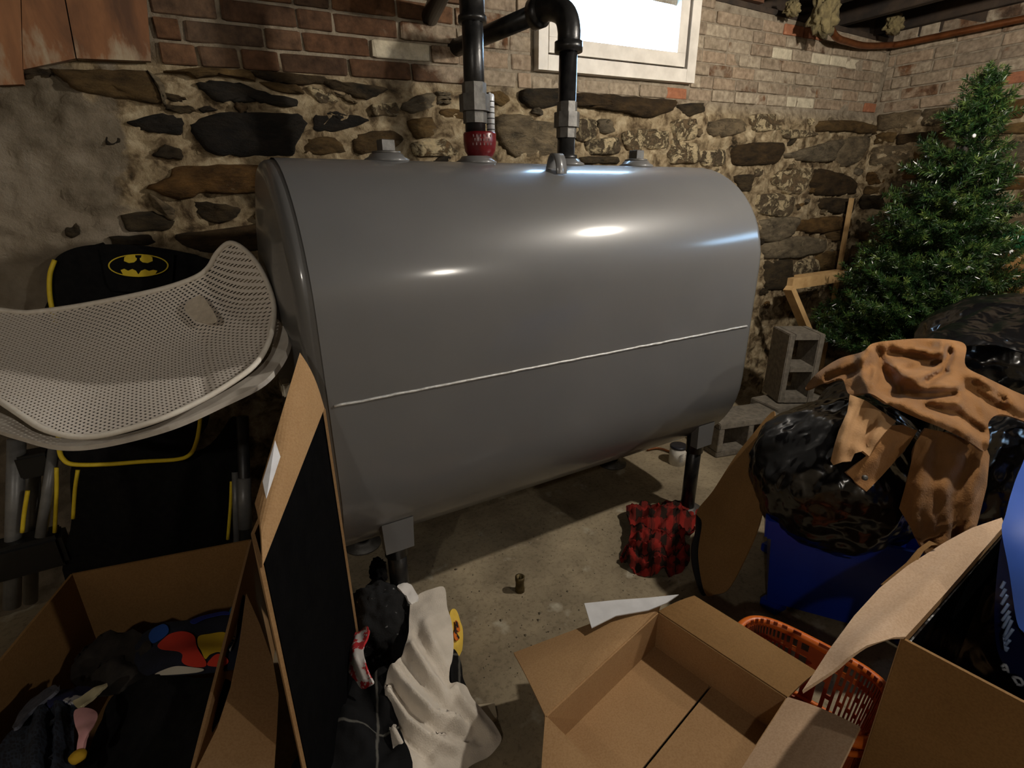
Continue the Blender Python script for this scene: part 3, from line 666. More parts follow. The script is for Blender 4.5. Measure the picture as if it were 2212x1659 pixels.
# legs with brackets and floor flanges
LEGX = (.150, 1.425)
for x in LEGX:
    for s in (-1, 1):
        y = s*.245; zt = TZ-ths-math.sqrt(tr_**2-y*y)
        br = poly_prism('leg_bracket', [(x-.046, y-.012, zt+.055), (x+.046, y-.012, zt+.055), (x+.042, y-.012, zt-.045), (x-.042, y-.012, zt-.045)] if s < 0 else [(x-.046, y+.02, zt+.055), (x+.046, y+.02, zt+.055), (x+.042, y+.02, zt-.045), (x-.042, y+.02, zt-.045)], (0, -1, 0), .034, M_TANK, tank)
        lathe('leg', [(.0, .004), (.0285, .004), (.0285, zt-.02), (.0, zt-.02)], (x, y, 0), (0, 0, 1), M_BLACKPIPE, tank, 20)
        lathe('leg_coupling', [(.0345, zt-.085), (.0345, zt+.01), (.0, zt+.01)], (x, y+.0, 0), (0, 0, 1), M_BLACKPIPE, tank, 20)
        lathe('foot_flange', [(.0, 0), (.07, 0), (.07, .008), (.04, .012), (.038, .024), (.03, .026)], (x, y, 0), (0, 0, 1), M_GALV, tank, 24)
box('outlet_tag', (-.085, -.235, .835), (-.062, -.185, .868), mat('pale_tag', (176, 168, 150), (196, 188, 170), 40, .7), tank, .003)

# ================================================================== FILL AND VENT PIPES, GAUGE
def union(x, z, parent, s=1.0):
    lathe('union_nut', [(.0355*s, -.055), (.0355*s, -.022), (.0, -.024)], (x, 0, z), (0, 0, 1), M_GALV, parent, 8, False, .3)
    lathe('union_ring', [(.0, -.024), (.045*s, -.024), (.045*s, .020), (.0, .020)], (x, 0, z), (0, 0, 1), M_GALV, parent, 8, False, .3)
    lathe('union_nut', [(.0, .018), (.0355*s, .018), (.0355*s, .050), (.0, .050)], (x, 0, z), (0, 0, 1), M_GALV, parent, 8, False, .3)
fx = XP[1]; t = thing('fill_pipe', 'black iron pipe rising from the red gauge to an elbow near the ceiling', 'pipe', (fx, 0, ZT))
zt1 = float(on(1022, 18, 1, 0.0)[2])
union(fx, float(on(1028, 222, 1, 0.0)[2]), t)
hz = float(on(931, 40, 1, YW)[2]); hx = float(on(931, 40, 1, YW)[0])
zc_ = hz+.05
lathe('riser', [(.030, .05), (.030, zc_-ZT-.05)], (fx, 0, ZT), (0, 0, 1), M_BLACKPIPE, t, 24)
lathe('coupling', [(.040, -.035), (.040, -.02), (.035, -.018), (.035, .055), (.040, .057), (.040, .072)], (fx, 0, zt1), (0, 0, 1), M_BLACKPIPE, t, 24)
eb = catmull([(fx, 0, zc_-.10), (fx, 0, zc_-.04), (fx-.002, .012, zc_-.012), (fx-.004, .04, zc_), (fx-.008, .10, zc_)], 5)
tube('elbow', eb, [.040, .040]+[.036]*(len(eb)-4)+[.040, .040], M_BLACKPIPE, t, 22)
tube('cross_run', [(fx-.004, .05, zc_), (fx*.75+hx*.25, .14, zc_-.006), (hx, YW+.03, hz)], .030, M_BLACKPIPE, t, 20)
vx = XP[2]; t = thing('vent_pipe', 'black iron pipe bending towards the wall in front of the window', 'pipe', (vx, 0, ZT))
ze = float(on(1226, 62, 1, 0.0)[2]); we = on(985, 104, 1, YW)
lathe('riser', [(.038, .012), (.038, .028), (.029, .03), (.029, ze-ZT-.05)], (vx, 0, ZT), (0, 0, 1), M_BLACKPIPE, t, 24)
union(vx, float(on(1224, 258, 1, 0.0)[2]), t, .92)
top = np.array([vx, 0, ze]); dr = we-(top+[0, 0, .07]); dr /= np.linalg.norm(dr)
bend = catmull([top+[0, 0, -.055], top, top+[0, 0, .045]+dr*.02, top+[0, 0, .075]+dr*.075, top+[0, 0, .075]+dr*.14], 5)
tube('elbow', bend, [.040, .040]+[.036]*(len(bend)-4)+[.040, .040], M_BLACKPIPE, t, 22)
tube('elbow_collar', [top+[0, 0, -.062], top+[0, 0, -.035]], .044, M_BLACKPIPE, t, 22)
tube('elbow_collar', [top+[0, 0, .075]+dr*.11, top+[0, 0, .075]+dr*.145], .044, M_BLACKPIPE, t, 22)
tube('cross_run', [top+[0, 0, .075]+dr*.10, we+dr*.04], .0295, M_BLACKPIPE, t, 20)
M_RED = mat('dark_red_cast_plastic', (88, 14, 20), (104, 18, 24), 40, .3, 0, .1, 120)
g = thing('tank_gauge', 'dark red cup gauge with a clear ticked tube on top of the tank', 'gauge', (fx, 0, ZT))
gx = fx+.014
cup = lathe('cup', [(.0, .010), (.028, .010), (.038, .018), (.046, .032), (.049, .052), (.049, .078), (.047, .082), (.03, .082), (0, .082)], (gx, 0, ZT), (0, 0, 1), M_RED, g, 32)
M_REDDK = mat('raised_dark_red_lettering', (66, 12, 16), None, 10, .4)
for k, (w_, zz) in enumerate(((.024, .070), (.020, .059), (.026, .048))):        # worn raised lettering on the cup
    n = 6
    for i in range(n):
        a = -1.9+(i-2.5)*w_*2/n/.049*1.3; rr = .0492 if zz > .05 else .0486
        box('letter', (gx+rr*math.cos(a)-.0016, rr*math.sin(a)-.0006, ZT+zz-.0034), (gx+rr*math.cos(a)+.0016, rr*math.sin(a)+.0006, ZT+zz+.0034), M_REDDK, g)
vxp = fx+.050
vial = lathe('vial', [(.0, .080), (.012, .080), (.012, .178), (.010, .186), (.0, .19)], (vxp, -.004, ZT), (0, 0, 1), mat('cloudy_vial_plastic', (188, 190, 194), None, 10, .2), g, 18)
M_TICK = mat('black_tick_marks', (20, 20, 20), None, 10, .5)
for i in range(6): lathe('tick', [(.0127, .09+.015*i), (.0127, .0925+.015*i)], (vxp, -.004, ZT), (0, 0, 1), M_TICK, g, 18)
tube('float_rod', [(vxp-.002, -.004, ZT+.1), (vxp-.002, -.004, ZT+.19)], .0035, mat('white_float_rod', (214, 216, 222), None, 10, .4), g, 8)

# ================================================================== CEILING CORNER: copper pipe and insulation tufts
M_COPPER = mat('tarnished_copper', (112, 66, 36), (140, 86, 50), 20, .45, .7, .15, 60)
cp = [on(1772, 20, 1, .36), on(1790, 52, 1, .38), on(1806, 80, 1, .40), on(1830, 90, 1, .43), on(1870, 99, 1, .45), np.array([XR-.09, .45, 2.118]), np.array([XR-.065, .42, 2.118]), np.array([XR-.06, .3, 2.117]), np.array([XR-.06, -.3, 2.112]), np.array([XR-.06, -1.2, 2.105])]
tag(tube('copper_pipe', catmull(cp, 5), .017, M_COPPER, None, 14), 'tarnished copper pipe running around the ceiling corner', 'pipe')
M_INS = mat('yellow_fibreglass', (88, 78, 52), (118, 106, 72), 40, .95, 0, .8, 90)
for q, d, r, lb in (((1782, 28), .34, (.075, .05, .10), 'yellow fibreglass insulation tuft hanging above the copper pipe bend'), ((1712, 18), .42, (.04, .03, .035), 'small pale insulation scrap on the wall head beside the brown beam'), ((1932, 52), .36, (.05, .04, .05), 'yellow insulation scrap wedged in the corner above the copper pipe')):
    c = on(q[0], q[1], 1, d); tag(blob('insulation_tuft', c, r, M_INS, None, 4, .5, 2.2, 5, .12), lb, 'insulation')

# ================================================================== THINGS ON THE RIGHT: blocks, timber, tree, bags, jacket
M_BLOCK = mat('cinder_block', (96, 90, 80), (122, 114, 102), 40, .95, 0, .6, 120)
def cinder(loc, rot, label):
    t = thing('cinder_block', label, 'concrete block', (0, 0, 0), 'cinder blocks beside the tank')
    L, H, Wd = .39, .19, .19; w_ = .032
    # length along x, cores run along z before rotation
    parts = [((-L/2, -Wd/2, 0), (L/2, -Wd/2+w_, H)), ((-L/2, Wd/2-w_, 0), (L/2, Wd/2, H))]
    webs = [(-L/2, -L/2+w_), (-w_/2, w_/2), (L/2-w_, L/2)]
    for lo, hi in parts: o = box('face_shell', lo, hi, M_BLOCK, None, .004); o.parent = t
    for a, b2 in webs: o = box('web', (a, -Wd/2+w_, 0), (b2, Wd/2-w_, H), M_BLOCK, None, .002); o.parent = t
    t.location = loc; t.rotation_euler = rot; return t
H90 = math.pi/2
# lying on its side, cores facing the room
q = on(1598, 972, 2, 0.0)
cinder((q[0]+.05, q[1]+.14, .096), (H90, 0, math.radians(-14)), 'cinder block lying on the floor under the upright block')
qb = on(1712, 778, 2, .40); cinder((qb[0]-.02, qb[1]+.05, .096), (H90, 0, math.radians(-8)), 'cinder block on the floor half hidden behind the bin bag')
q2 = on(1712, 778, 2, .40)
cinder((q2[0], q2[1]+.05, .195+.198), (H90, H90, math.radians(-30)), 'cinder block stood on end with two dark cores facing out')

M_PINE = mat('raw_pine', (176, 140, 92), (198, 164, 114), 16, .75, 0, .2, 60)
t = thing('pine_bracing', 'raw pine timber bracing leaning behind the upright cinder block', 'timber', on(1750, 640, 1, .25))
a, b2 = on(1706, 613, 1, .22), on(1832, 594, 1, .20)
def bar(name, a, b2, w_, d, mt, parent, up=(0, 0, 1)):
    a, b2 = V(a), V(b2); ax = (b2-a).normalized(); n = ax.cross(V(up)).normalized(); u = n.cross(ax).normalized()
    P = [a+u*w_/2, a-u*w_/2, b2-u*w_/2, b2+u*w_/2]; return poly_prism(name, [p-n*d/2 for p in P], n, d, mt, parent)
bar('rail', a, b2, .062, .035, M_PINE, t); bar('stile', on(1704, 622, 1, .20), on(1750, 730, 1, .17), .034, .05, M_PINE, t, (1, 0, 0))
bar('rail', on(1720, 600, 1, .27), on(1808, 588, 1, .27), .03, .03, M_PINE, t)
bar('stile', on(1745, 715, 1, .19), on(1738, 790, 1, .17), .03, .03, M_OLDWOOD, t, (1, 0, 0))
tag(bar('wooden_lath', on(1840, 428, 1, .42), on(1840, 428, 1, .42)*np.array([1, 1, 0])+np.array([.02, -.02, 0]), .022, .022, M_PINE, None, (1, 0, 0)), 'thin wooden lath standing upright in the corner by the tree', 'timber')

# ---- artificial christmas tree
M_NEEDLE = None
mt, nt, b = newmat('pvc_needles'); oi = N(nt, 'ShaderNodeObjectInfo'); n1 = noise_tex(nt, pos(nt), 24, 3)
c = ramp(nt, n1.outputs[0], [(.3, (18, 40, 24)), (.5, (44, 74, 36)), (.7, (112, 130, 68))]); tn = ramp(nt, oi.outputs['Random'], [(0, (110, 130, 130)), (.4, (200, 205, 190)), (.75, (255, 250, 225)), (1, (150, 170, 160))]); nt.links.new(mixc(nt, .85, c.outputs[0], tn.outputs[0], 'MULTIPLY'), b.inputs['Base Color'])
b.inputs['Roughness'].default_value = .30; b.inputs['Specular IOR Level'].default_value = .6; M_NEEDLE = mt
M_WIRE = mat('brown_wire_stem', (44, 36, 26), None, 10, .7)
def branch_mesh(L, seed):
    rs = random.Random(seed); vs, fs = [], []
    def needle(p, d, ln):
        d = d.normalized(); s = d.cross(Vector((rs.uniform(-1, 1), rs.uniform(-1, 1), rs.uniform(-1, 1)))).normalized()*.0021
        i = len(vs); mid = p+d*ln*.5; vs.extend([p, mid+s, p+d*ln, mid-s]); fs.append((i, i+1, i+2, i+3))
    def spray(a, b2, n, ln):
        ax = (b2-a).normalized(); u, q = frame_at(ax)
        for k in range(n):
            s = (k+rs.random())/n; an = rs.uniform(0, 2*math.pi); out = u*math.cos(an)+q*math.sin(an)
            needle(a+(b2-a)*s, ax*rs.uniform(.45, 1.0)+out*rs.uniform(.7, 1.1), ln*rs.uniform(.75, 1.15))
    tip = Vector((L, 0, L*.12)); spray(Vector((L*.15, 0, 0)), tip, int(420*L)+60, .028)
    nt_ = max(3, int(L*24))
    for k in range(nt_):
        s = .25+.72*k/nt_; a = Vector((L*s, 0, L*.12*s)); sd = 1 if k % 2 else -1; tl = (1-s)*L*.40+.07
        b2 = a+Vector((tl*.75, sd*tl*.75, tl*rs.uniform(-.1, .55))); spray(a, b2, int(620*tl)+26, .026)
        i = len(vs)
    me = bpy.data.meshes.new('branch'); me.from_pydata([tuple(v) for v in vs], [], fs); me.materials.append(M_NEEDLE); me.update(); return me
BR = {L: [branch_mesh(L, int(L*100)+k) for k in range(3)] for L in (.10, .18, .28, .38, .46)}
tx, ty = 3.03, -.285
tree = thing('christmas_tree', 'green artificial christmas tree with white flecks in front of the corner', 'christmas tree', (tx, ty, 0))
axis = [(tx, ty, .02), (tx, ty, 1.3), (tx-.005, ty, 1.5), (tx+.01, ty-.005, 1.64), (tx+.045, ty-.02, 1.79)]
keep(tube('trunk', catmull(axis, 5), [.02]*10+[.014]*10+[.01], M_WIRE, None, 8), tree)
def axis_at(z): 
    return np.array([np.interp(z, [a[2] for a in axis], [a[k] for a in axis]) for k in range(2)])
rs = random.Random(5); tips = []; z = .40
while z < 1.78:
    f = (1.82-z)/1.4; R = .045+.43*min(1, f)**.95; n = int(5+12*min(1, f)); ph = rs.uniform(0, 6.28)
    for k in range(n):
        r = R*rs.uniform(.72, 1.12); L = min(BR, key=lambda v: abs(v-r)); c = axis_at(z); a = ph+2*math.pi*k/n+rs.uniform(-.2, .2)
        o = bpy.data.objects.new('branch', rs.choice(BR[L])); COL.objects.link(o); o.parent = tree
        o.location = (c[0]-tx, c[1]-ty, z+rs.uniform(-.02, .02)); o.rotation_euler = (rs.uniform(-.5, .5), -rs.uniform(.05, .5)-(1.0 if z > 1.62 else .35 if z > 1.45 else 0), a); s = r/L; o.scale = (s, s, s)
        tips.append((c[0]+math.cos(a)*r*.8, c[1]+math.sin(a)*r*.8, z+r*.3))
    z += .045 if z > 1.5 else .068
M_SNOW = mat('white_fleck', (222, 222, 224), None, 10, .7)
for k in range(34):
    p = rs.choice(tips); o = blob('snow_fleck', (p[0]+rs.uniform(-.03, .03), p[1]+rs.uniform(-.03, .03), p[2]-rs.uniform(0, .06)), (rs.uniform(.008, .016), .008, rs.uniform(.007, .014)), M_SNOW, tree, 1, .3, 2, k)

# wrapped box behind the tree
gt = thing('gift_box', 'green and red patterned box glimpsed behind the tree', 'box', at(2192, 512, 2.60))
c0 = at(2192, 512, 2.60); M_GRN = mat('green_wrap', (18, 84, 48), (24, 98, 56), 30, .5)
box('body', c0-[.10, .08, .05], c0+[.13, .08, .05], M_GRN, gt, .004)
M_MULTI = mat('patterned_wrap', (180, 52, 36), (214, 206, 190), 38, .5, lo=.47, hi=.52)
box('printed_panel', c0+[.03, -.086, -.045], c0+[.135, -.081, .07], M_MULTI, gt)

ct = thing('storage_carton', 'plain brown carton behind the tree under the green box', 'box', (c0[0]+.03, c0[1], 0))
box('body', (c0[0]-.11, c0[1]-.10, 0), (c0[0]+.14, c0[1]+.10, c0[2]-.051), M_CARD_DK, ct, .003)
box('tape', (c0[0]-.02, c0[1]-.1012, .02), (c0[0]+.04, c0[1]-.1002, c0[2]-.055), mat('parcel_tape', (150, 116, 74), None, 10, .3), ct)
# ---- blue storage tub on the floor, bin bags, jacket
M_BLUE = mat('royal_blue_plastic', (10, 44, 150), (14, 52, 164), 8, .38)
tub = thing('storage_tub', 'royal blue plastic storage tub on the floor under the near bin bag', 'storage tub', (1.47, -.85, 0))
tcx, tcy, tw, td, th = 1.47, -.85, .24, .20, .36; ang = math.radians(-55)
def tubpt(u, v, z): return np.array([tcx+u*math.cos(ang)-v*math.sin(ang), tcy+u*math.sin(ang)+v*math.cos(ang), z])
def tub_wall(name, s0, s1, mt, z0, z1, parent, inner=.006):
    c0 = [(-tw*s0, -td*s0), (tw*s0, -td*s0), (tw*s0, td*s0), (-tw*s0, td*s0)]; c1 = [(-tw*s1, -td*s1), (tw*s1, -td*s1), (tw*s1, td*s1), (-tw*s1, td*s1)]
    for k in range(4):
        a, b2 = c0[k], c0[(k+1) % 4]; d, c = c1[k], c1[(k+1) % 4]
        panel(name, [tubpt(*a, z0), tubpt(*b2, z0), tubpt(*c, z1), tubpt(*d, z1)], inner, mt, parent, 1)
tub_wall('side', .86, .97, M_BLUE, .035, th-.06, tub); tub_wall('rim', 1.03, 1.05, M_BLUE, th-.065, th, tub, .014)
panel('base', [tubpt(-tw*.86, -td*.86, .035), tubpt(tw*.86, -td*.86, .035), tubpt(tw*.86, td*.86, .035), tubpt(-tw*.86, td*.86, .035)], .006, M_BLUE, tub, 1)
for u in (-1, 1):
    for v in (-1, 1):
        c = tubpt(u*tw*.78, v*td*.78, 0); box('foot', c-[.03, .03, 0], c+[.03, .03, .034], M_BLUE, tub, .004)

def bag_shape(q, p):
    k = max(0, q.z)  # gathered towards the knot
    return Vector((p.x*(1-.35*k*k), p.y*(1-.35*k*k), p.z))
bagA = at(1815, 1020, 1.62); tag(blob('bin_bag', bagA, (.265, .25, .25), M_BAG, None, 6, .09, 1.5, 3, .016, None, bag_shape), 'shiny black bin bag on the blue tub under the tan jacket', 'bin bag', 'black bin bags in the heap')
bagB = at(2150, 770, 2.0); bgB = tag(blob('bin_bag', bagB, (.32, .27, .24), M_BAG, None, 6, .09, 1.5, 8, .018), 'shiny black bin bag between the tree and the tan jacket', 'bin bag', 'black bin bags in the heap')
bagC = at(2170, 1060, 1.72); tag(blob('bin_bag', bagC, (.25, .22, .28), M_BAG, None, 6, .09, 1.5, 13, .016), 'black bin bag below the sleeve of the tan jacket', 'bin bag', 'black bin bags in the heap')
bagD = np.array([2.46, -.46, .24]); tag(blob('bin_bag', bagD, (.34, .28, .25), M_BAG, None, 5, .09, 1.5, 17, .016, .0), 'black bin bag at the bottom of the heap behind the others', 'bin bag', 'black bin bags in the heap')
p = pline([(2016, 716), (2065, 690), (2120, 664), (2170, 656), (2215, 668)], [(2016, 716, 1.93), (2212, 668, 1.8), (2100, 660, 1.86), (2100, 720, 1.8)], 'd', 6)
# ridge of stretched plastic towards the tree
keep(sheet('peaked_fold', [(1995, 735), (2060, 695), (2150, 655), (2180, 652), (2230, 690), (2230, 760), (2150, 745), (2085, 745)], [(1995, 735, 1.78), (2165, 655, 1.88), (2230, 700, 1.7), (2100, 745, 1.66), (2230, 760, 1.6)], M_BAG, None, 'd', 12, .004, [([(2010, 735), (2160, 660)], .03, 14), ([(2060, 735), (2225, 700)], .025, 16)], (.03, 9)), bgB)

M_TAN = mat('tan_duck_canvas', (118, 82, 46), (140, 100, 60), 9, .88, 0, .5, 200, spec=.15, sheen=.1)
M_TANLIN = mat('faded_tan_lining', (150, 114, 74), (170, 132, 92), 9, .9, 0, .3, 200)
jk = thing('work_jacket', 'crumpled tan canvas work jacket thrown over the black bin bags', 'jacket', at(1980, 860, 1.5))
jc = [(1740, 838, 1.66), (1862, 762, 1.60), (1900, 850, 1.42), (2000, 731, 1.66), (2087, 748, 1.62), (2020, 830, 1.43), (2212, 870, 1.52), (2130, 930, 1.38), (1960, 880, 1.36), (1830, 845, 1.48), (2100, 860, 1.42)]
sheet('body', [(1740, 840), (1765, 806), (1812, 775), (1862, 760), (1885, 742), (1930, 735), (1995, 731), (2060, 735), (2087, 748), (2086, 790), (2130, 815), (2185, 842), (2240, 870), (2240, 915), (2165, 895), (2136, 912), (2138, 945), (2128, 975), (2095, 955), (2035, 925), (1985, 905), (1930, 880), (1880, 850), (1835, 852), (1818, 818), (1780, 828)], jc, M_TAN, jk, 'd', 6, .006,
      [([(1904, 740), (1862, 765), (1862, 810), (1880, 850)], 0.0525, 12), ([(1895, 760), (1910, 800), (1940, 835)], -0.0665, 12), ([(1930, 740), (1985, 752), (2030, 765)], 0.0450, 9), ([(1925, 762), (1990, 775), (2030, 790)], -0.0570, 9),
       ([(2035, 740), (2042, 790), (2000, 810), (1945, 820)], 0.0525, 11), ([(2050, 760), (2040, 800), (2005, 822)], -0.0950, 9), ([(1935, 795), (1990, 835), (2060, 840)], 0.0525, 11), ([(2060, 848), (2000, 856), (1930, 852)], -0.0760, 10),
       ([(1885, 860), (1960, 880), (2060, 920), (2130, 955)], 0.0450, 14), ([(2090, 800), (2150, 850), (2230, 890)], 0.0525, 18), ([(2090, 840), (2160, 880)], -0.0570, 12), ([(1770, 818), (1830, 780), (1870, 772)], 0.0375, 14), ([(1870, 745), (1890, 765)], 0.0450, 9), ([(1890, 800), (1885, 830), (1900, 860)], 0.0375, 7), ([(1955, 745), (2010, 748)], -0.0475, 6), ([(1960, 795), (2010, 790), (2035, 775)], -0.0570, 7), ([(1915, 870), (1990, 860), (2070, 870)], 0.0300, 8), ([(2000, 880), (2070, 895), (2120, 930)], -0.0475, 8), ([(2105, 825), (2170, 862)], -0.0380, 7), ([(1790, 815), (1850, 800)], -0.0380, 7)], (.022, 15))
sheet('front_panel', [(1978, 955), (2000, 925), (2050, 935), (2095, 955), (2128, 960), (2138, 985), (2132, 1050), (2112, 1130), (2088, 1205), (2066, 1250), (2035, 1245), (2000, 1195), (1942, 1098), (1960, 1035)], [(1978, 940, 1.36), (2128, 960, 1.38), (1942, 1098, 1.34), (2066, 1250, 1.36), (2040, 1080, 1.31), (2120, 1120, 1.36)], M_TAN, jk, 'd', 10, .006,
      [([(2095, 985), (2060, 1080), (2065, 1180)], -.03, 14), ([(2115, 990), (2095, 1090), (2085, 1180)], .02, 14), ([(2000, 960), (1985, 1050), (1975, 1120)], .022, 14), ([(2025, 960), (2020, 1040), (2030, 1150)], -.016, 12), ([(2055, 1130), (2040, 1190), (2050, 1235)], .014, 10), ([(1990, 1110), (2010, 1180)], -.012, 9)], (.018, 13), False)
sheet('lapel', [(1836, 852), (1872, 866), (1936, 910), (1912, 934), (1890, 962), (1878, 986), (1864, 974), (1846, 980), (1838, 996), (1820, 998), (1800, 1005), (1794, 996), (1802, 962), (1812, 930), (1830, 890)], [(1838, 858, 1.40), (1934, 912, 1.37), (1800, 1004, 1.345), (1880, 985, 1.33), (1850, 930, 1.345)], M_TANLIN, jk, 'd', 9, .006, [([(1845, 870), (1825, 940), (1805, 995)], .018, 10), ([(1890, 905), (1862, 960)], -.02, 8), ([(1860, 880), (1842, 930), (1830, 985)], -.014, 7), ([(1905, 915), (1880, 960)], .012, 6)], (.014, 16), False)
sheet('pocket_flap', [(1828, 1020), (1846, 1006), (1872, 984), (1892, 948), (1905, 920), (1950, 918), (1982, 930), (1965, 958), (1930, 1000), (1905, 1028), (1872, 1062), (1850, 1044)], [(1830, 1022, 1.35), (1976, 935, 1.38), (1872, 1060, 1.35), (1905, 925, 1.37)], M_TAN, jk, 'd', 8, .006, [([(1850, 1030), (1930, 950)], .008, 8), ([(1885, 1040), (1960, 945)], -.008, 8)], (.012, 16), False)
lathe('snap_button', [(.0, -.002), (.007, -.002), (.007, .003), (.003, .005), (0, .004)], at(1868, 1032, 1.338), -FW, M_GALV, jk, 14)

# ---- tan card sheet leaning against the bags, hanging strap
sh = sheet('cardboard_sheet', [(1672, 888), (1660, 960), (1648, 1010), (1652, 1060), (1640, 1130), (1612, 1200), (1575, 1270), (1545, 1284), (1522, 1280), (1508, 1200), (1516, 1130), (1505, 1105), (1540, 1060), (1585, 990), (1620, 945)],
           [(1672, 888, 1.78), (1505, 1105, 1.90), (1650, 1060, 1.66), (1522, 1280, 1.74), (1590, 1270, 1.66), (1600, 1080, 1.74), (1512, 1200, 1.80)], M_CARD_DK, None, 'd', 12, .005, [([(1640, 950), (1560, 1090), (1540, 1270)], .012, 40)])
o = sheet('dark_edge', [(1506, 1108), (1518, 1130), (1512, 1200), (1526, 1280), (1512, 1276), (1496, 1220), (1494, 1180), (1502, 1150)], [(1506, 1108, 1.90), (1526, 1280, 1.75), (1494, 1180, 1.83), (1512, 1200, 1.81)], M_DKPLASTIC, None, 'd', 8, .01); o.parent = sh
tag(sh, 'bowed brown cardboard sheet leaning between the plaid shirt and the bin bag', 'cardboard')

# ---- orange laundry basket
M_OR = mat('orange_plastic', (206, 98, 26), (220, 112, 34), 20, .4)
M_ORI = mat('orange_plastic_sides', (150, 70, 34), (166, 80, 40), 20, .5)
bk = thing('laundry_basket', 'orange plastic laundry basket with slotted sides between two cardboard boxes', 'basket', (.885, -1.075, 0))
bcx, bcy, brx, bry, bz = .885, -1.075, .165, .115, .20; ba_ = math.radians(105)
def bpt(a, s, z):
    e = .55; u = math.copysign(abs(math.cos(a))**e, math.cos(a))*brx*s; v = math.copysign(abs(math.sin(a))**e, math.sin(a))*bry*s
    return np.array([bcx+u*math.cos(ba_)-v*math.sin(ba_), bcy+u*math.sin(ba_)+v*math.cos(ba_), z])
NA = 72
tube('rim', [bpt(2*math.pi*k/NA, 1.02, bz) for k in range(NA)], .013, M_OR, bk, 10, True)
for z, s in ((bz-.045, .985), (.03, .86)): tube('band', [bpt(2*math.pi*k/NA, s, z) for k in range(NA)], .007, M_OR, bk, 6, True)
vs, fs = [], []
for k in range(NA):
    a = 2*math.pi*k/NA
    for a2, z0, z1 in ((a, .03, bz-.045), (a, bz-.045, bz)):
        s0, s1 = .86+(z0-.03)*.55, .86+(z1-.03)*.55; w_ = 2*math.pi/NA*.22
        i = len(vs); vs += [bpt(a2-w_, s0, z0), bpt(a2+w_, s0, z0), bpt(a2+w_, s1, z1), bpt(a2-w_, s1, z1)]; fs.append((i, i+1, i+2, i+3))
for r in range(4):
    z = .075+r*.045
    for k in range(NA):
        if (k+r) % 2: continue
        a, a2 = 2*math.pi*k/NA, 2*math.pi*(k+1)/NA; s = .86+(z-.03)*.55; i = len(vs)
        vs += [bpt(a, s, z-.007), bpt(a2, s, z-.007), bpt(a2, s+.004, z+.007), bpt(a, s+.004, z+.007)]; fs.append((i, i+1, i+2, i+3))
o = keep(mesh('slotted_side', vs, fs, M_ORI), bk); md = o.modifiers.new('thickness', 'SOLIDIFY'); md.thickness = .003
poly_prism('base', [bpt(2*math.pi*k/NA, .86, .02) for k in range(NA)], (0, 0, 1), .008, M_ORI, bk)
pp = sheet('paper_scrap', [(1868, 1560), (1888, 1552), (1890, 1590), (1882, 1620), (1868, 1626), (1862, 1600), (1858, 1580)], [(1868, 1560, .060), (1890, 1600, .085), (1866, 1622, .055)], mat('crumpled_white_paper', (206, 206, 208), (226, 226, 226), 40, .6), None, 'z', 6, .001, [([(1862, 1580), (1888, 1600)], .012, 6)], (.012, 30))
tag(pp, 'crumpled white paper scrap lying in the orange basket', 'paper')

# ================================================================== CARDBOARD BOXES
CT = .006
def P3(x, y, z): return on(x, y, 2, z)
# --- open box in the middle of the foreground
bc = thing('cardboard_box', 'open empty cardboard box with flaps folded out in the foreground', 'box', (.60, -1.08, 0))
ZB = .24
A, Bq, Cq = P3(1422, 1322, ZB), P3(1178, 1548, ZB), P3(1702, 1508, ZB); Dq = Bq+Cq-A
def drop(p, z): return np.array([p[0], p[1], z])
panel('side_panel', [Bq, A, drop(A, 0.004), drop(Bq, 0.004)], CT, M_CARD, bc, 4); panel('side_panel', [A, Cq, drop(Cq, 0.004), drop(A, 0.004)], CT, M_CARD, bc, 4)
panel('side_panel', [Cq, Dq, drop(Dq, 0.004), drop(Cq, 0.004)], CT, M_CARD, bc, 4); panel('side_panel', [Dq, Bq, drop(Bq, 0.004), drop(Dq, 0.004)], CT, M_CARD, bc, 4)
u = (Cq-A)/np.linalg.norm(Cq-A); v = (Bq-A)/np.linalg.norm(Bq-A)
mid0, mid1 = (A+Cq)/2, (Bq+Dq)/2
panel('bottom_flap', [drop(A, ZB-.118), drop(mid0-u*.003, ZB-.118), drop(mid1-u*.003, ZB-.118), drop(Bq, ZB-.118)], .005, M_CARD, bc, 3); panel('bottom_flap', [drop(mid0+u*.003, ZB-.115), drop(Cq, ZB-.115), drop(Dq, ZB-.115), drop(mid1+u*.003, ZB-.115)], .005, M_CARD, bc, 3)
def flap(name, a, b2, c, d, mt=M_CARD, bul=.0): return panel(name, [a, b2, c, d], CT, mt, bc, 6, bul)
flap('flap', Bq-v*.0, A, P3(1440, 1287, ZB+.015), P3(1110, 1412, ZB-.06), M_CARD, .008)
flap('flap', A, Cq, P3(1765, 1452, ZB-.02), P3(1500, 1288, ZB+.02), M_CARD_DK, .006)
flap('flap', Dq, Bq, P3(1095, 1512, ZB+.02) if False else Bq-v*0+np.array([-.10, -.13, -.015]), Dq+np.array([-.10, -.13, -.015]), M_CARD, .004)
flap('flap', Cq, Dq, Dq+np.array([.07, -.12, .05]), Cq+u*.10+np.array([.0, -.035, .05]), M_CARD_LT, .006)
wc = sheet('white_card', [(1262, 1303), (1330, 1296), (1400, 1291), (1466, 1284), (1440, 1302), (1400, 1318), (1330, 1330), (1278, 1356)], [(1262, 1303, .255), (1466, 1284, .27), (1278, 1356, .252), (1400, 1318, .262)], mat('white_coated_card', (198, 198, 200), (212, 212, 214), 20, .5), None, 'z', 14, .003, (), (0, 1), False)
tag(wc, 'white printed card corner lying on the flap of the open box', 'card')

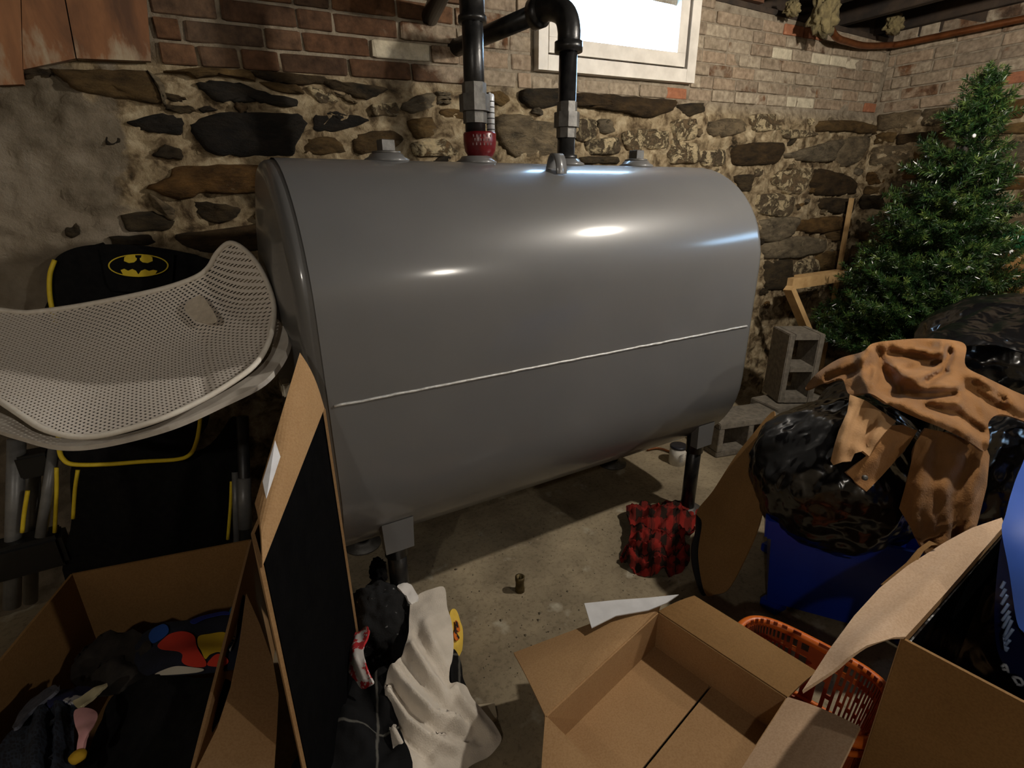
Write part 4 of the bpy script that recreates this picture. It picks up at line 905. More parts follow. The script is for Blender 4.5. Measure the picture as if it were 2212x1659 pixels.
# --- tall box at the right edge with a long pale flap
bd = thing('cardboard_box', 'tall open cardboard box with a long bent pale flap beside the orange basket', 'box', (1.2, -1.35, 0))
ZD = .52
K0, K1, K2 = P3(1950, 1378, ZD), P3(2300, 1562, ZD), P3(2172, 1130, ZD)
K3 = K1+K2-K0
for a, b2 in ((K0, K1), (K2, K0), (K3, K2), (K1, K3)): panel('side_panel', [a, b2, drop(b2, .004), drop(a, .004)], CT, M_CARD_DK if a is K0 else M_CARD, bd, 4)
panel('bottom_flap', [drop(K0, .01), drop(K1, .01), drop(K3, .01), drop(K2, .01)], CT, M_CARD, bd, 2)
iw = lambda p, q_: p+(q_-p)*.03
LI = [iw(K0, K3), iw(K1, K2), iw(K3, K0), iw(K2, K1)]
for k in range(4): panel('inside_shade', [LI[k]-[0, 0, .02], LI[(k+1) % 4]-[0, 0, .02], drop(LI[(k+1) % 4], .02), drop(LI[k], .02)], .003, M_BAG, bd, 4)  # black panels added to paint the unlit inside of this box
sheet('flap', [(1733, 1492), (1790, 1405), (1845, 1330), (1900, 1270), (1960, 1222), (2040, 1172), (2100, 1140), (2164, 1118), (2170, 1134), (2110, 1205), (2040, 1285), (1985, 1345), (1956, 1376), (1930, 1379), (1870, 1402), (1800, 1448)],
      [(1733, 1492, .50), (1845, 1330, .515), (2040, 1172, .535), (2164, 1118, .535), (1956, 1376, .526), (1870, 1402, .535), (2080, 1240, .526)], M_CARD_LT, bd, 'z', 14, CT, [([(1830, 1420), (1990, 1290), (2090, 1190)], .010, 26)], (0, 1), False)
sheet('torn_tab', [(1905, 1262), (1960, 1215), (1985, 1185), (2008, 1168), (2026, 1176), (2012, 1178), (1996, 1190), (1975, 1222), (1920, 1275)], [(1905, 1262, .50), (2010, 1172, .55), (1975, 1222, .52), (1960, 1215, .525)], M_CARD_DK, bd, 'z', 8, .004, (), (0, 1), False)

# --- box on its side against the end of the tank
bb = thing('cardboard_box', 'tall cardboard box on its side with a dark opening at the end of the tank', 'box', (-.12, -.4, 0))
RT0 = on(700, 884, 2, .84); LT0 = on(566, 1226, 2, .77)
back = np.array([-.004, .10, 0]); M_INSIDE_SHADE = mat('painted_inside_shade', (5, 5, 6), (9, 9, 10), 30, .95, 0, .2, 100, spec=.05)  # black colour stands in for the shade inside the box
RB, LB = drop(RT0, .004)+[.004, .0, 0], drop(LT0, .004)
panel('side_panel', [RT0, RB, RB+back, RT0+back], CT, M_CARD, bb, 5); panel('side_panel', [LT0, LB, LB+back, LT0+back], CT, M_CARD, bb, 5)
panel('back_panel', [RT0+back, RB+back, LB+back, LT0+back], CT, M_CARD, bb, 5); panel('side_panel', [RB, LB, LB+back, RB+back], CT, M_CARD, bb, 5)
dL = (RT0-LT0)/np.linalg.norm(RT0-LT0); dL[2] = 0; f0 = np.array([0, .006, -.002])
panel('shade_panel', [RT0+back*.12-dL*.008+f0, RB+back*.12-dL*.008, LB+back*.12+dL*.008, LT0+back*.12+dL*.008+f0], .004, M_INSIDE_SHADE, bb, 5)  # added black panel that paints the dark of the opening
ap = on(647, 764, 1, -.36); lo = on(551, 1085, 1, -.66)
panel('flap', [LT0, RT0, ap, lo], CT, M_CARD, bb, 8, .012)
def bl(s_, t_): return (LT0*(1-s_)+RT0*s_)*(1-t_)+(lo*(1-s_)+ap*s_)*t_
nf = np.cross(RT0-LT0, lo-LT0); nf /= np.linalg.norm(nf); nf = nf if nf@(CAM-LT0) > 0 else -nf
poly_prism('shipping_label', [bl(.10, .62)+nf*.012, bl(.34, .62)+nf*.012, bl(.34, .96)+nf*.010, bl(.10, .96)+nf*.010], nf, .002, mat('white_paper_label', (206, 206, 210), (220, 220, 224), 30, .6), bb)

# --- box of clothes at the lower left
ba1 = thing('cardboard_box', 'open cardboard box full of clothes in the lower left corner', 'box', (-.5, -.45, 0))
ZA = .40
A0, A1 = P3(155, 1240, ZA), P3(541, 1166, ZA); A2 = P3(428, 1655, ZA); dv = A2-A1; A3 = A0+dv
A3 = np.array([-.80, -.60, ZA]); A2 = np.array([-.372, -.80, ZA])
for a, b2 in ((A0, A1), (A1, A2), (A2, A3), (A3, A0)): panel('side_panel', [a, b2, drop(b2, .004), drop(a, .004)], CT, M_CARD_DK if a is not A1 else M_CARD, ba1, 5)
panel('bottom_flap', [drop(A0, .01), drop(A1, .01), drop(A2, .01), drop(A3, .01)], CT, M_CARD_DK, ba1, 2)
sheet('flap', [(532, 1282), (562, 1350), (590, 1430), (602, 1500), (598, 1580), (590, 1700), (405, 1700), (470, 1570), (500, 1480), (518, 1390)], [(532, 1282, .40), (500, 1480, .40), (420, 1680, .40), (602, 1500, .355), (590, 1700, .35), (562, 1350, .385)], M_CARD, ba1, 'z', 14, CT, (), (0, 1), False)
# clothes in that box
def cl(name, outline, ctrl, mt, label, folds=(), nz=(.012, 12), step=11, mode='z', thick=.006, uvs=100.0, cat='clothing'):
    return tag(sheet(name, outline, ctrl, mt, None, mode, step, thick, folds, nz, True, uvs), label, cat)
cl('black_garment', [(250, 1500), (330, 1470), (420, 1462), (500, 1470), (485, 1530), (450, 1600), (420, 1680), (200, 1690), (190, 1620), (215, 1560)], [(250, 1500, .30), (500, 1470, .36), (420, 1680, .34), (200, 1690, .30), (340, 1560, .345)], M_BLACKCLOTH, 'black garment covering most of the clothes in the lower left box', nz=(.02, 8))
pc = [(325, 1372, .32), (470, 1325, .33), (528, 1290, .37), (500, 1448, .375), (332, 1466, .33), (400, 1400, .36)]
pf = [([(330, 1440), (420, 1420), (500, 1420)], .014, 24), ([(370, 1362), (480, 1345)], .012, 20)]
pbk = cl('print_blanket', [(285, 1400), (310, 1368), (350, 1350), (410, 1345), (470, 1325), (500, 1318), (520, 1285), (528, 1300), (520, 1380), (510, 1440), (495, 1448), (430, 1455), (370, 1462), (332, 1466), (300, 1450)], pc, mat('navy_black_fleece', (14, 18, 34), (22, 26, 46), 20, .95, 0, .3, 200), 'bright red blue and yellow printed blanket in the lower left box', pf, (0, 1), uvs=55.0, cat='blanket')
for nm, col, out in (('red', (196, 52, 34), [(342, 1396), (362, 1380), (395, 1372), (420, 1378), (426, 1400), (434, 1420), (448, 1440), (440, 1447), (410, 1446), (396, 1440), (398, 1428), (385, 1418), (350, 1408)]), ('yellow', (204, 172, 34), [(430, 1380), (455, 1374), (482, 1370), (490, 1376), (486, 1400), (490, 1425), (475, 1421), (458, 1426), (446, 1434), (438, 1418), (430, 1400)]),
      ('red', (200, 56, 36), [(450, 1444), (458, 1434), (472, 1426), (486, 1428), (496, 1438), (480, 1446)]), ('blue', (22, 74, 158), [(322, 1378), (330, 1362), (350, 1354), (364, 1362), (366, 1374), (345, 1386), (330, 1392)]), ('blue', (24, 44, 140), [(414, 1352), (440, 1338), (490, 1326), (494, 1334), (450, 1346), (424, 1358)]),
      ('teal', (18, 84, 118), [(497, 1322), (512, 1300), (522, 1296), (520, 1316), (514, 1326), (500, 1336)]), ('white', (206, 200, 192), [(500, 1350), (512, 1344), (511, 1372), (505, 1400), (500, 1420), (494, 1390)]), ('teal', (18, 84, 118), [(492, 1388), (508, 1372), (506, 1396), (498, 1416), (492, 1404)]), ('white', (200, 194, 180), [(336, 1464), (372, 1450), (400, 1447), (440, 1450), (430, 1456), (380, 1462)])):
    o = sheet('printed_patch', out, pc, mat('print_'+nm+str(col[1]), col, None, 10, .92), None, 'z', 8, .001, pf); o.location.z = .004; o.parent = pbk
cl('dark_heap_garment', [(165, 1400), (230, 1370), (300, 1372), (330, 1400), (320, 1460), (250, 1500), (190, 1500), (150, 1460)], [(165, 1400, .27), (330, 1400, .31), (250, 1500, .31), (230, 1430, .31)], mat('charcoal_fabric', (28, 24, 20), (44, 38, 32), 40, .9, 0, .3, 200), 'dark charcoal garment in the shadowed corner of the lower left box', nz=(.035, 10))
mt, nt, b = newmat('dark_lozenge_knit'); uv = N(nt, 'ShaderNodeUVMap').outputs[0]; ck = N(nt, 'ShaderNodeTexVoronoi', distance='CHEBYCHEV'); ck.inputs['Scale'].default_value = 7.0; nt.links.new(uv, ck.inputs['Vector'])
r_ = ramp(nt, ck.outputs[0], [(.25, (24, 25, 34)), (.5, (44, 54, 70)), (.62, (28, 30, 40))]); nt.links.new(r_.outputs[0], b.inputs['Base Color']); b.inputs['Roughness'].default_value = .95; M_KNIT = mt
cl('patterned_garment', [(-30, 1660), (10, 1590), (40, 1560), (90, 1530), (130, 1512), (165, 1520), (160, 1580), (160, 1640), (150, 1690), (-30, 1700)], [(-30, 1660, .33), (90, 1530, .345), (165, 1530, .35), (150, 1690, .36), (60, 1620, .365)], M_KNIT, 'dark blue lozenge patterned garment in the lower left box', [([(95, 1540), (80, 1680)], .02, 22), ([(130, 1530), (125, 1680)], .02, 14), ([(112, 1545), (105, 1680)], -.02, 10)], uvs=60.0)
M_GREYFL = mat('grey_fleece', (72, 74, 84), (96, 98, 110), 60, .95, 0, .4, 160)
cl('fleece_garment', [(25, 1565), (45, 1530), (80, 1500), (118, 1476), (122, 1492), (90, 1515), (60, 1540), (35, 1570)], [(25, 1565, .36), (118, 1476, .34), (60, 1540, .365)], M_GREYFL, 'grey fleece edge against the left wall of the clothes box', step=8)
cl('navy_garment', [(120, 1488), (150, 1480), (205, 1490), (198, 1512), (165, 1520), (130, 1512), (100, 1520)], [(120, 1488, .345), (205, 1490, .34), (130, 1512, .36), (165, 1520, .36)], mat('navy_print', (20, 24, 66), (196, 196, 200), 26, .9, lo=.6, hi=.64), 'navy garment with white marks in the lower left box', step=8)
cl('cream_garment', [(158, 1518), (175, 1510), (205, 1490), (232, 1478), (222, 1492), (200, 1510), (175, 1530)], [(158, 1518, .375), (232, 1478, .365), (175, 1530, .378)], mat('cream_cloth', (176, 166, 132), (190, 180, 146), 30, .9), 'narrow cream cloth edge beside the pink piece in the clothes box', step=7)
cl('pink_garment', [(164, 1538), (200, 1535), (213, 1550), (200, 1575), (185, 1600), (175, 1625), (165, 1622), (170, 1590), (162, 1565)], [(164, 1538, .385), (213, 1550, .38), (172, 1624, .38), (185, 1580, .395)], mat('pink_cloth', (206, 150, 152), (220, 166, 164), 30, .85), 'small pink garment with a yellow end in the lower left box', step=7)
o = blob('yellow_end', P3(168, 1634, .378), (.013, .012, .010), mat('mustard_cloth', (190, 150, 30), None, 10, .8), None, 3, .1, 2, 1); o2 = [x for x in bpy.data.objects if x.name.startswith('pink_garment')][0]; o.parent = o2

# ================================================================== CHAIR AND NET SEAT ON THE LEFT
ch = thing('folding_chair', 'black child folding chair with yellow piping and a bat emblem', 'chair', (-.40, .3, 0))
cb = [(110, 600, .385), (470, 600, .385), (290, 530, .405), (290, 700, .335), (110, 700, .335), (470, 700, .335)]
bout = [(105, 640), (106, 590), (122, 556), (160, 536), (215, 528), (300, 530), (380, 541), (440, 556), (475, 575), (480, 640), (478, 720), (118, 720)]
sheet('backrest', bout, cb, M_BLACKCLOTH, ch, 'y', 11, .03, [([(215, 535), (232, 625), (290, 632), (370, 630), (380, 545)], -.008, 5), ([(165, 560), (188, 690)], -.012, 7), ([(420, 560), (415, 690)], -.012, 7)], (.004, 10))
tube('back_piping', pline([(122, 700), (112, 665), (107, 630), (108, 592), (118, 562)], cb, 'y', 6, False, .012), .006, M_YELLOW, ch, 8)
sheet('back_panel', [(216, 537), (300, 536), (376, 548), (372, 628), (300, 630), (245, 628), (232, 610)], cb, M_BLACKCLOTH, ch, 'y', 10, .012, (), (.002, 10), False).location -= Vector((0, .012, 0)); 
ef = np.array([0, -.026, 0])
def em(pts): return [on(x, y, 1, .415+(530-y)*-.0003)+ef for x, y in pts]
def ell(cx, cy, a, b2, n=40): return [(cx+a*math.cos(2*math.pi*k/n), cy+b2*math.sin(2*math.pi*k/n)) for k in range(n)]
def ep(pts, dz): return [on(x, y, 1, .368-.0006*(y-573)-dz) for x, y in pts]
def cq(L): return [(x/2.765, y/2.765+480) for x, y in L]
em0 = poly_prism('emblem', ep(ell(298.7, 573.6, 65.4, 24.6), 0), (0, 1, 0), .02, M_YELLOW, ch); tag(em0, 'yellow oval bat emblem')
def sub(name, pts, dz, mt):
    o = poly_prism(name, ep(pts, dz), (0, 1, 0), .002, mt); o.parent = em0; return o
sub('emblem_field', ell(298.7, 573.6, 62.2, 22.4), .0015, M_BLACKCLOTH)
lobe = [(740, 232), (742, 210), (762, 196), (806, 194), (809, 210), (818, 216), (815, 228), (800, 240), (770, 244)]
sub('emblem_mark', cq(lobe), .003, M_YELLOW); sub('emblem_mark', cq([(1652-x, y) for x, y in lobe[::-1]]), .003, M_YELLOW)
sub('emblem_mark', cq([(720, 286), (742, 278), (765, 290), (790, 279), (812, 290), (826, 312), (842, 290), (866, 281), (890, 291), (915, 284), (940, 290), (925, 314), (880, 323), (826, 327), (770, 322), (735, 312)]), .003, M_YELLOW)
# seat pad with piping, apron, tube legs
sc1 = [(130, 900, .18), (435, 900, .20), (150, 1005, .10), (420, 990, .12), (300, 1000, .105)]
sheet('seat_front', [(128, 880), (128, 960), (132, 985), (150, 1000), (200, 1002), (300, 996), (390, 990), (415, 978), (425, 950), (432, 880)], sc1, M_BLACKCLOTH, ch, 'y', 12, .03, (), (.004, 10))
tube('seat_piping', pline([(126, 940), (128, 970), (135, 990), (158, 1003), (230, 1003), (310, 997), (385, 992), (412, 980), (424, 955), (430, 925), (434, 890)], sc1, 'y', 6, False, .01), .0058, M_YELLOW, ch, 8)
sc2 = [(150, 1000, .16), (500, 1000, .18), (170, 1180, .15), (500, 1180, .18), (330, 1100, .13)]
sheet('apron', [(165, 985), (300, 985), (440, 970), (505, 900), (520, 950), (510, 1060), (500, 1200), (480, 1260), (160, 1270), (155, 1120)], sc2, M_BLACKCLOTH, ch, 'y', 14, .006, [([(250, 1010), (285, 1130)], .02, 22), ([(400, 1010), (370, 1180)], .02, 26), ([(470, 1010), (470, 1180)], .015, 18)], (.008, 8))
for pts in ([(168, 1015), (162, 1060), (158, 1120)], [(500, 1040), (498, 1090), (492, 1165)], [(122, 1010), (122, 1060), (118, 1150)], [(60, 1060), (52, 1110), (48, 1150)]):
    tube('edge_piping', pline(pts, [(0, 1000, .15), (600, 1000, .17), (300, 1200, .145)], 'y', 5), .005, M_YELLOW, ch, 8)
def leg(a, b2, ya, yb, r, mt, nm='leg'): tube(nm, [on(a[0], a[1], 1, ya), on(b2[0], b2[1], 1, yb)], r, mt, ch, 12)
leg((36, 950), (26, 1310), .20, .17, .020, M_GREYMETAL); leg((72, 1000), (66, 1300), .26, .24, .017, M_GREYMETAL); leg((118, 960), (88, 1160), .18, .12, .013, M_GREYMETAL, 'brace')
leg((524, 900), (534, 1250), .14, .06, .017, M_DARKMETAL); leg((508, 1020), (512, 1180), .16, .12, .010, M_GREYMETAL, 'brace')
tube('leg_sleeve', [on(527, 1033, 1, .10), on(530, 1140, 1, .075)], .0195, M_GREYMETAL, ch, 12)
box('clamp', on(80, 1000, 1, .2)-[.035, .03, .03], on(80, 1000, 1, .2)+[.035, .03, .035], M_DKPLASTIC, ch, .006); box('foot_block', on(62, 1195, 1, .17)-[.09, .04, .05], on(62, 1195, 1, .17)+[.085, .04, .05], M_DKPLASTIC, ch, .012)

# --- white net seat lying across the chair
ns = thing('baby_sling', 'white net baby sling with a bound rim lying across the black chair', 'baby seat', at(300, 800, 1.2))
nc = [(0, 690, 1.30), (0, 880, 1.06), (180, 948, 1.06), (340, 905, 1.12), (500, 825, 1.24), (585, 730, 1.36), (590, 650, 1.42), (555, 560, 1.46), (498, 525, 1.48), (462, 570, 1.47), (440, 600, 1.46), (300, 655, 1.38), (150, 690, 1.34), (250, 780, 1.27), (430, 720, 1.40), (120, 830, 1.17), (520, 650, 1.45)]
nc = [(c[0], c[1], c[2]*(1-.11*min(1, max(0, c[0]/560)))) for c in nc]
nout = [(-40, 682), (60, 675), (150, 664), (250, 646), (350, 624), (420, 600), (450, 578), (468, 548), (492, 526), (515, 530), (545, 556), (570, 595), (590, 650), (590, 700), (576, 748), (548, 790), (500, 826), (440, 862), (360, 900), (280, 926), (210, 942), (150, 942), (90, 925), (40, 893), (0, 866), (-40, 840)]
ax1 = np.array([.74, .62, .0]); ax1 /= np.linalg.norm(ax1)
sheet('net', nout, nc, M_NET, ns, 'd', 11, .0012, [([(420, 700), (436, 760), (440, 860)], -.012, 14)], (0, 1), True, 100.0, lambda P, X: np.stack([(X@ax1)/.0072, (X[:, 2]*.8-(X@np.array([.5, -.6, 0]))*.7)/.0072], -1))
tube('rim_binding', pline(nout, nc, 'd', 4, True, .004), .0062, mat('off_white_binding', (214, 206, 194), (226, 220, 208), 60, .8), ns, 10, True)
sheet('stitched_tab', [(398, 662), (432, 638), (452, 660), (468, 690), (448, 698), (420, 690)], [(398, 662, 1.285), (432, 638, 1.30), (468, 690, 1.25), (430, 670, 1.28)], mat('pale_stitched_cloth', (196, 184, 166), (212, 200, 182), 80, .9, 0, .4, 300), ns, 'd', 6, .002)
lc = [(c[0], c[1], c[2]+.05) for c in nc]
sheet('lower_shell', [(-40, 880), (20, 900), (80, 935), (150, 948), (230, 945), (330, 920), (440, 870), (540, 810), (585, 760), (592, 700), (600, 690), (618, 715), (622, 745), (600, 790), (560, 830), (480, 870), (380, 915), (280, 945), (190, 962), (120, 962), (50, 945), (-40, 915)], lc, mat('grey_white_moulding', (188, 180, 170), (204, 198, 188), 30, .6), ns, 'd', 9, .012)

# ================================================================== THINGS ON THE FLOOR
# crumpled plaid shirt at the foot of the leg
M_PLAID = mat_plaid('red_black_plaid', (132, 36, 30), (40, 28, 22), (24, 18, 16), .40)
c = P3(1424, 1180, .04)
def shirt_shape(q, p): return Vector((p.x*(1+.18*q.y), p.y, p.z))
sh = sheet('plaid_shirt', [(1352, 1105), (1368, 1090), (1420, 1084), (1436, 1076), (1470, 1090), (1506, 1100), (1512, 1112), (1500, 1130), (1500, 1146), (1478, 1160), (1490, 1185), (1488, 1215), (1460, 1244), (1420, 1242), (1380, 1236), (1348, 1216), (1340, 1198), (1360, 1160), (1362, 1130)],
     [(1352, 1105, .04), (1436, 1080, .03), (1510, 1110, .025), (1490, 1200, .02), (1420, 1243, .012), (1342, 1200, .02), (1400, 1150, .085), (1440, 1120, .07), (1420, 1205, .08), (1455, 1175, .075)], M_PLAID, None, 'z', 5, .006,
     [([(1370, 1110), (1430, 1105), (1490, 1115)], .022, 7), ([(1375, 1128), (1440, 1130), (1490, 1128)], -.025, 6), ([(1385, 1145), (1420, 1160), (1470, 1165)], .02, 7), ([(1365, 1180), (1420, 1178), (1450, 1195)], .022, 8), ([(1370, 1195), (1410, 1200)], -.022, 6), ([(1440, 1140), (1450, 1170), (1440, 1200)], -.02, 6), ([(1395, 1225), (1430, 1210), (1470, 1222)], .018, 7)], (.045, 20), True, 34.0)
tag(sh, 'crumpled red and black plaid shirt on the floor by the tank leg', 'shirt')
# paint can behind the leg
q = P3(1462, 1000, 0); cn = thing('paint_can', 'small white can with a dark lid on the floor behind the tank leg', 'can', q)
lathe('body', [(0, .0), (.042, .0), (.042, .088), (.04, .09)], q, (0, 0, 1), mat('white_can_label', (196, 192, 182), (212, 208, 198), 30, .5), cn, 28)
lathe('lid', [(.0, .0902), (.043, .0902), (.043, .100), (.038, .103), (0, .101)], q, (0, 0, 1), mat('dark_lid', (34, 36, 44), None, 10, .35), cn, 28)
for k in range(5):
    a = -1.9+.0*k; box('print_line', np.array([q[0]-.028, q[1]-.0415, .03+.009*k]), np.array([q[0]+.012-.004*(k % 3), q[1]-.0385, .0325+.009*k]), mat('grey_print', (110, 108, 104), None, 10, .6), cn)
# copper supply line on the floor behind the can
tag(tube('oil_line', catmull([on(1398, 972, 2, .01), on(1420, 968, 2, .012), on(1445, 975, 2, .01), on(1470, 990, 2, .01)], 5), .006, M_COPPER, None, 8), 'thin copper oil line on the floor behind the white can', 'pipe')
# pipe nipple
q = P3(1123, 1276, 0); np_ = lathe('pipe_nipple', [(.0105, .0), (.0165, .0), (.0165, .014), (.0150, .016), (.0150, .044), (.0165, .046), (.0165, .060), (.0105, .060), (.0105, .002)], q, (0, 0, 1), mat('brassy_iron', (70, 58, 34), (98, 84, 50), 60, .5, .6, .3, 200), None, 22)
tag(np_, 'short dark threaded pipe nipple standing alone on the bare floor', 'pipe fitting')
# black bag with frayed tuft
M_LINT = mat('black_fleece_with_lint', (15, 15, 16), (120, 120, 120), 55, .95, 0, .4, 200, lo=.66, hi=.70)
hb = blob('black_bag', P3(828, 1370, .09)+np.array([.0, .03, 0]), (.098, .12, .13), M_LINT, None, 5, .16, 2.4, 4, .05, .004)
tag(hb, 'black fabric bag with a tufted top slumped beside the white towel', 'bag')
o = blob('tuft', P3(822, 1262, .16)+np.array([.01, .06, 0]), (.026, .026, .05), M_BLACKCLOTH, None, 4, .3, 3, 2, .1); o.parent = hb
# white towel
tw_c = [(880, 1300, .17), (960, 1268, .16), (985, 1370, .15), (985, 1440, .11), (850, 1460, .15), (840, 1520, .12), (1030, 1500, .06), (1080, 1590, .02), (980, 1640, .03), (860, 1690, .09), (930, 1400, .185), (930, 1530, .13)]
tl = sheet('towel', [(888, 1298), (905, 1282), (935, 1272), (960, 1267), (966, 1310), (975, 1340), (980, 1390), (975, 1440), (972, 1470), (1005, 1480), (1022, 1510), (1055, 1550), (1078, 1580), (1082, 1600), (1060, 1630), (1010, 1660), (960, 1690), (870, 1690), (848, 1610), (838, 1540), (832, 1500), (836, 1460), (850, 1440), (870, 1410), (882, 1370), (884, 1330)], tw_c, mat('white_terry', (206, 196, 182), (222, 212, 198), 16, .95, 0, .5, 260, sheen=.2), None, 'z', 6, .006,
     [([(850, 1450), (890, 1500), (940, 1545), (990, 1560)], 0.0210, 10), ([(842, 1475), (885, 1530), (950, 1575), (1010, 1590)], -0.0189, 9), ([(840, 1500), (880, 1560), (930, 1600), (980, 1620)], 0.0210, 10), ([(842, 1540), (880, 1600), (930, 1640)], -0.0189, 9), ([(852, 1580), (880, 1640), (900, 1690)], 0.0189, 10), ([(875, 1420), (920, 1480), (970, 1530)], -0.0210, 9), ([(890, 1400), (930, 1460), (965, 1500)], 0.0210, 10), ([(900, 1370), (945, 1440), (968, 1480)], -0.0168, 10), ([(920, 1350), (955, 1420), (972, 1450)], 0.0147, 11), ([(985, 1490), (1020, 1540), (1060, 1590)], 0.0147, 10), ([(970, 1500), (1005, 1550), (1035, 1600)], -0.0126, 9), ([(945, 1600), (1000, 1565), (1030, 1560)], 0.0105, 8)], (.007, 16))
tag(tl, 'rumpled white towel spilling across the floor in front of the tank', 'towel')
cl('white_rag', [(858, 1268), (872, 1256), (892, 1266), (904, 1290), (898, 1305), (884, 1300), (876, 1285)], [(858, 1268, .20), (892, 1266, .18), (898, 1305, .17)], mat('white_frayed_cloth', (214, 210, 206), None, 10, .9), 'small frayed white rag behind the black fabric bag', nz=(.012, 30), step=5, cat='cloth')
M_POLKA = mat('red_white_print', (184, 40, 44), (206, 200, 196), 40, .9, lo=.46, hi=.5)
cl('print_cloth', [(740, 1410), (756, 1380), (768, 1364), (792, 1354), (796, 1370), (786, 1395), (788, 1430), (798, 1460), (804, 1478), (782, 1484), (768, 1470), (750, 1448), (738, 1438)], [(740, 1410, .17), (792, 1354, .21), (804, 1480, .17), (765, 1420, .20)], M_POLKA, 'red and white printed cloth between the tall box and the black bag', [([(770, 1375), (762, 1420), (785, 1470)], .012, 8)], (.012, 20), 6, cat='cloth')
M_DKPLAID = mat_plaid('black_window_check', (24, 24, 25), (19, 19, 20), (92, 90, 84), .3, .1)
cl('check_blanket', [(700, 1500), (740, 1470), (800, 1470), (850, 1450), (860, 1560), (880, 1690), (640, 1690), (660, 1600)], [(700, 1500, .12), (850, 1450, .11), (880, 1690, .10), (640, 1690, .16), (760, 1570, .15)], M_DKPLAID, 'black blanket with thin pale check lines left of the white towel', [([(720, 1520), (800, 1600)], .02, 22), ([(780, 1490), (840, 1600)], -.02, 18)], (.03, 9), 10, uvs=60.0, cat='blanket')
cl('yellow_print_cloth', [(972, 1325), (985, 1318), (994, 1340), (1000, 1362), (998, 1405), (985, 1415), (976, 1380)], [(972, 1325, .09), (1000, 1362, .03), (985, 1415, .04)], mat('yellow_cotton', (224, 186, 70), (234, 198, 84), 30, .9), 'yellow cloth with an orange print poking out beside the towel', nz=(.006, 20), step=6, cat='cloth')
o = sheet('printed_motif', [(984, 1340), (990, 1345), (994, 1362), (988, 1368), (993, 1378), (986, 1384), (980, 1372), (984, 1356)], [(984, 1340, .078), (994, 1362, .055), (986, 1384, .062)], mat('orange_black_print', (214, 110, 28), (30, 24, 20), 60, .9, lo=.5, hi=.54), None, 'z', 5, .001); o.parent = [x for x in bpy.data.objects if x.name.startswith('yellow_print_cloth')][0]
cl('check_cloth', [(976, 1405), (990, 1412), (998, 1440), (1000, 1462), (1008, 1488), (990, 1490), (975, 1470)], [(976, 1405, .07), (1000, 1440, .02), (1008, 1488, .015)], M_DKPLAID, 'dark check cloth under the right edge of the towel', nz=(.008, 20), step=6, uvs=50.0, cat='cloth')
bq = [P3(1012, 1524, .012), P3(1068, 1518, .012), P3(1074, 1548, .012), P3(1060, 1560, .012), P3(1030, 1552, .012)]
tag(poly_prism('wood_offcut', bq, (0, 0, -1), .012, mat('pale_offcut', (176, 162, 136), (190, 176, 150), 30, .8)), 'flat pale offcut on the floor at the edge of the towel', 'offcut')
# loose grit on the floor
rs = random.Random(77); vs, fs = [], []
for k in range(420):
    q = P3(rs.uniform(900, 1480), rs.uniform(1080, 1500), 0); s = rs.uniform(.0012, .0042)*(2 if rs.random() < .05 else 1); i = len(vs)
    for (a, b2, c_) in ((1, 0, 0), (-.5, .8, 0), (-.5, -.8, 0), (0, 0, .9)): vs.append((q[0]+a*s*rs.uniform(.6, 1.3), q[1]+b2*s*rs.uniform(.6, 1.3), .0002+c_*s))
    fs += [(i, i+1, i+3), (i+1, i+2, i+3), (i+2, i, i+3)]
g_ = mesh('grit', vs, fs, mat('dark_grit', (62, 52, 40), (150, 140, 120), 30, .95)); tag(g_, 'scattered grit and crumbs of mortar on the concrete floor', 'grit', None, 'stuff')

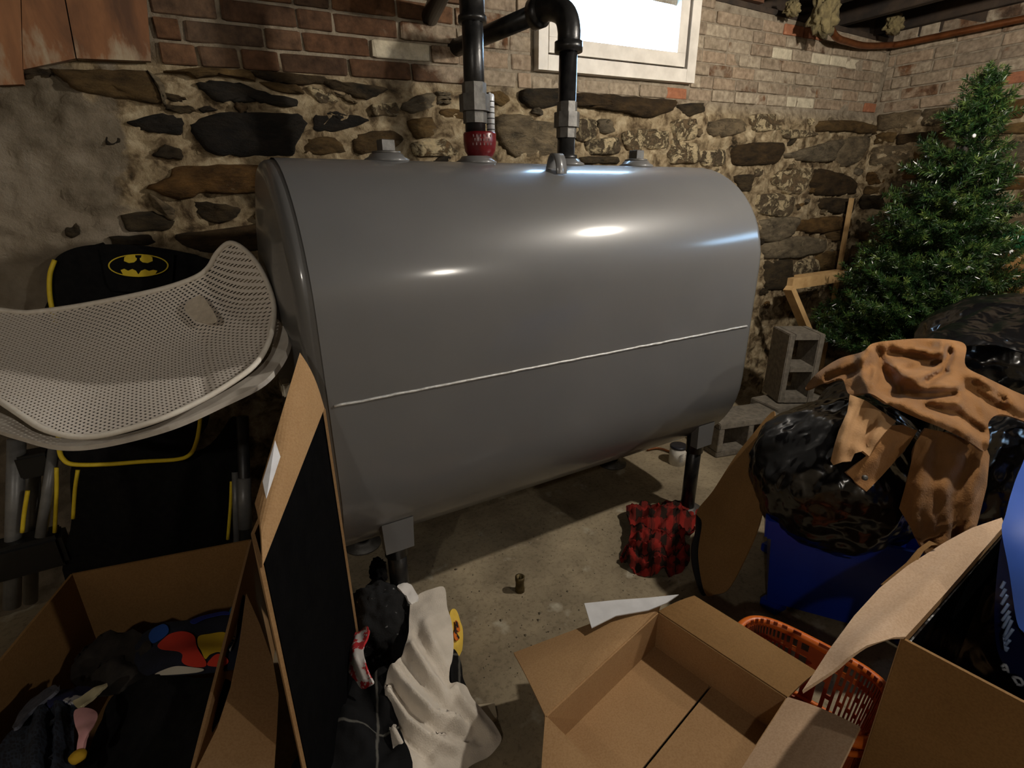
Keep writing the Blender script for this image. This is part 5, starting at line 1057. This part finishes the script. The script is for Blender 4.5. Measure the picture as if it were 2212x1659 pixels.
# ================================================================== BLUE TUB AT THE RIGHT EDGE
M_LBLUE = mat('mid_blue_plastic', (48, 84, 168), (56, 92, 176), 10, .4); M_NAVY = mat('navy_plastic', (14, 22, 62), (18, 28, 74), 10, .35); M_LET = mat('pale_blue_lettering', (150, 176, 220), None, 10, .5)
bt = thing('lidded_tub', 'blue lidded tub with pale slanted lettering at the right edge', 'tub', at(2215, 1250, 1.02))
d0 = 1.03
sheet('lid', [(2172, 1112), (2186, 1060), (2205, 1010), (2240, 950), (2330, 940), (2330, 1390), (2235, 1385), (2212, 1366), (2196, 1340), (2180, 1235), (2164, 1148)], [(2164, 1148, 1.05), (2240, 950, 1.20), (2196, 1340, .97), (2330, 1390, .90), (2330, 940, 1.12)], M_LBLUE, bt, 'd', 14, .13)
sheet('side', [(2166, 1150), (2180, 1235), (2196, 1340), (2215, 1368), (2330, 1400), (2330, 1560), (2220, 1500), (2170, 1440), (2150, 1380), (2150, 1280)], [(2166, 1150, 1.06), (2196, 1340, .985), (2330, 1400, .92), (2150, 1380, 1.03), (2330, 1560, .99), (2220, 1500, 1.02)], M_NAVY, bt, 'd', 14, .13)
lcx = [(2166, 1150, 1.045), (2196, 1340, .972), (2330, 1400, .90), (2150, 1380, 1.018), (2330, 1560, .975), (2220, 1500, 1.005)]
for a, b2 in [((2112+x0_/3.17, 1220+y0_/3.17), (2112+x1_/3.17, 1220+y1_/3.17)) for x0_, y0_, x1_, y1_ in ((160, 162, 185, 115), (160, 218, 192, 165), (164, 272, 204, 205), (166, 332, 212, 268), (168, 382, 220, 315), (172, 432, 220, 350), (180, 492, 234, 380), (182, 500, 192, 590), (184, 520, 242, 440), (190, 550, 220, 515), (192, 590, 206, 565))]:
    tube('letter', pline([a, ((a[0]+b2[0])/2, (a[1]+b2[1])/2), b2], lcx, 'd', 2), .0026, M_LET, bt, 6)
for st in ([(2164, 1440), (2172, 1436), (2178, 1452)], [(2166, 1446), (2176, 1446)], [(2188, 1462), (2196, 1476)], [(2188, 1462), (2204, 1466), (2210, 1480), (2196, 1478)]):
    tube('letter', pline(st, lcx, 'd', 3), .0028, mat('white_lettering', (200, 204, 212), None, 10, .5), bt, 6)
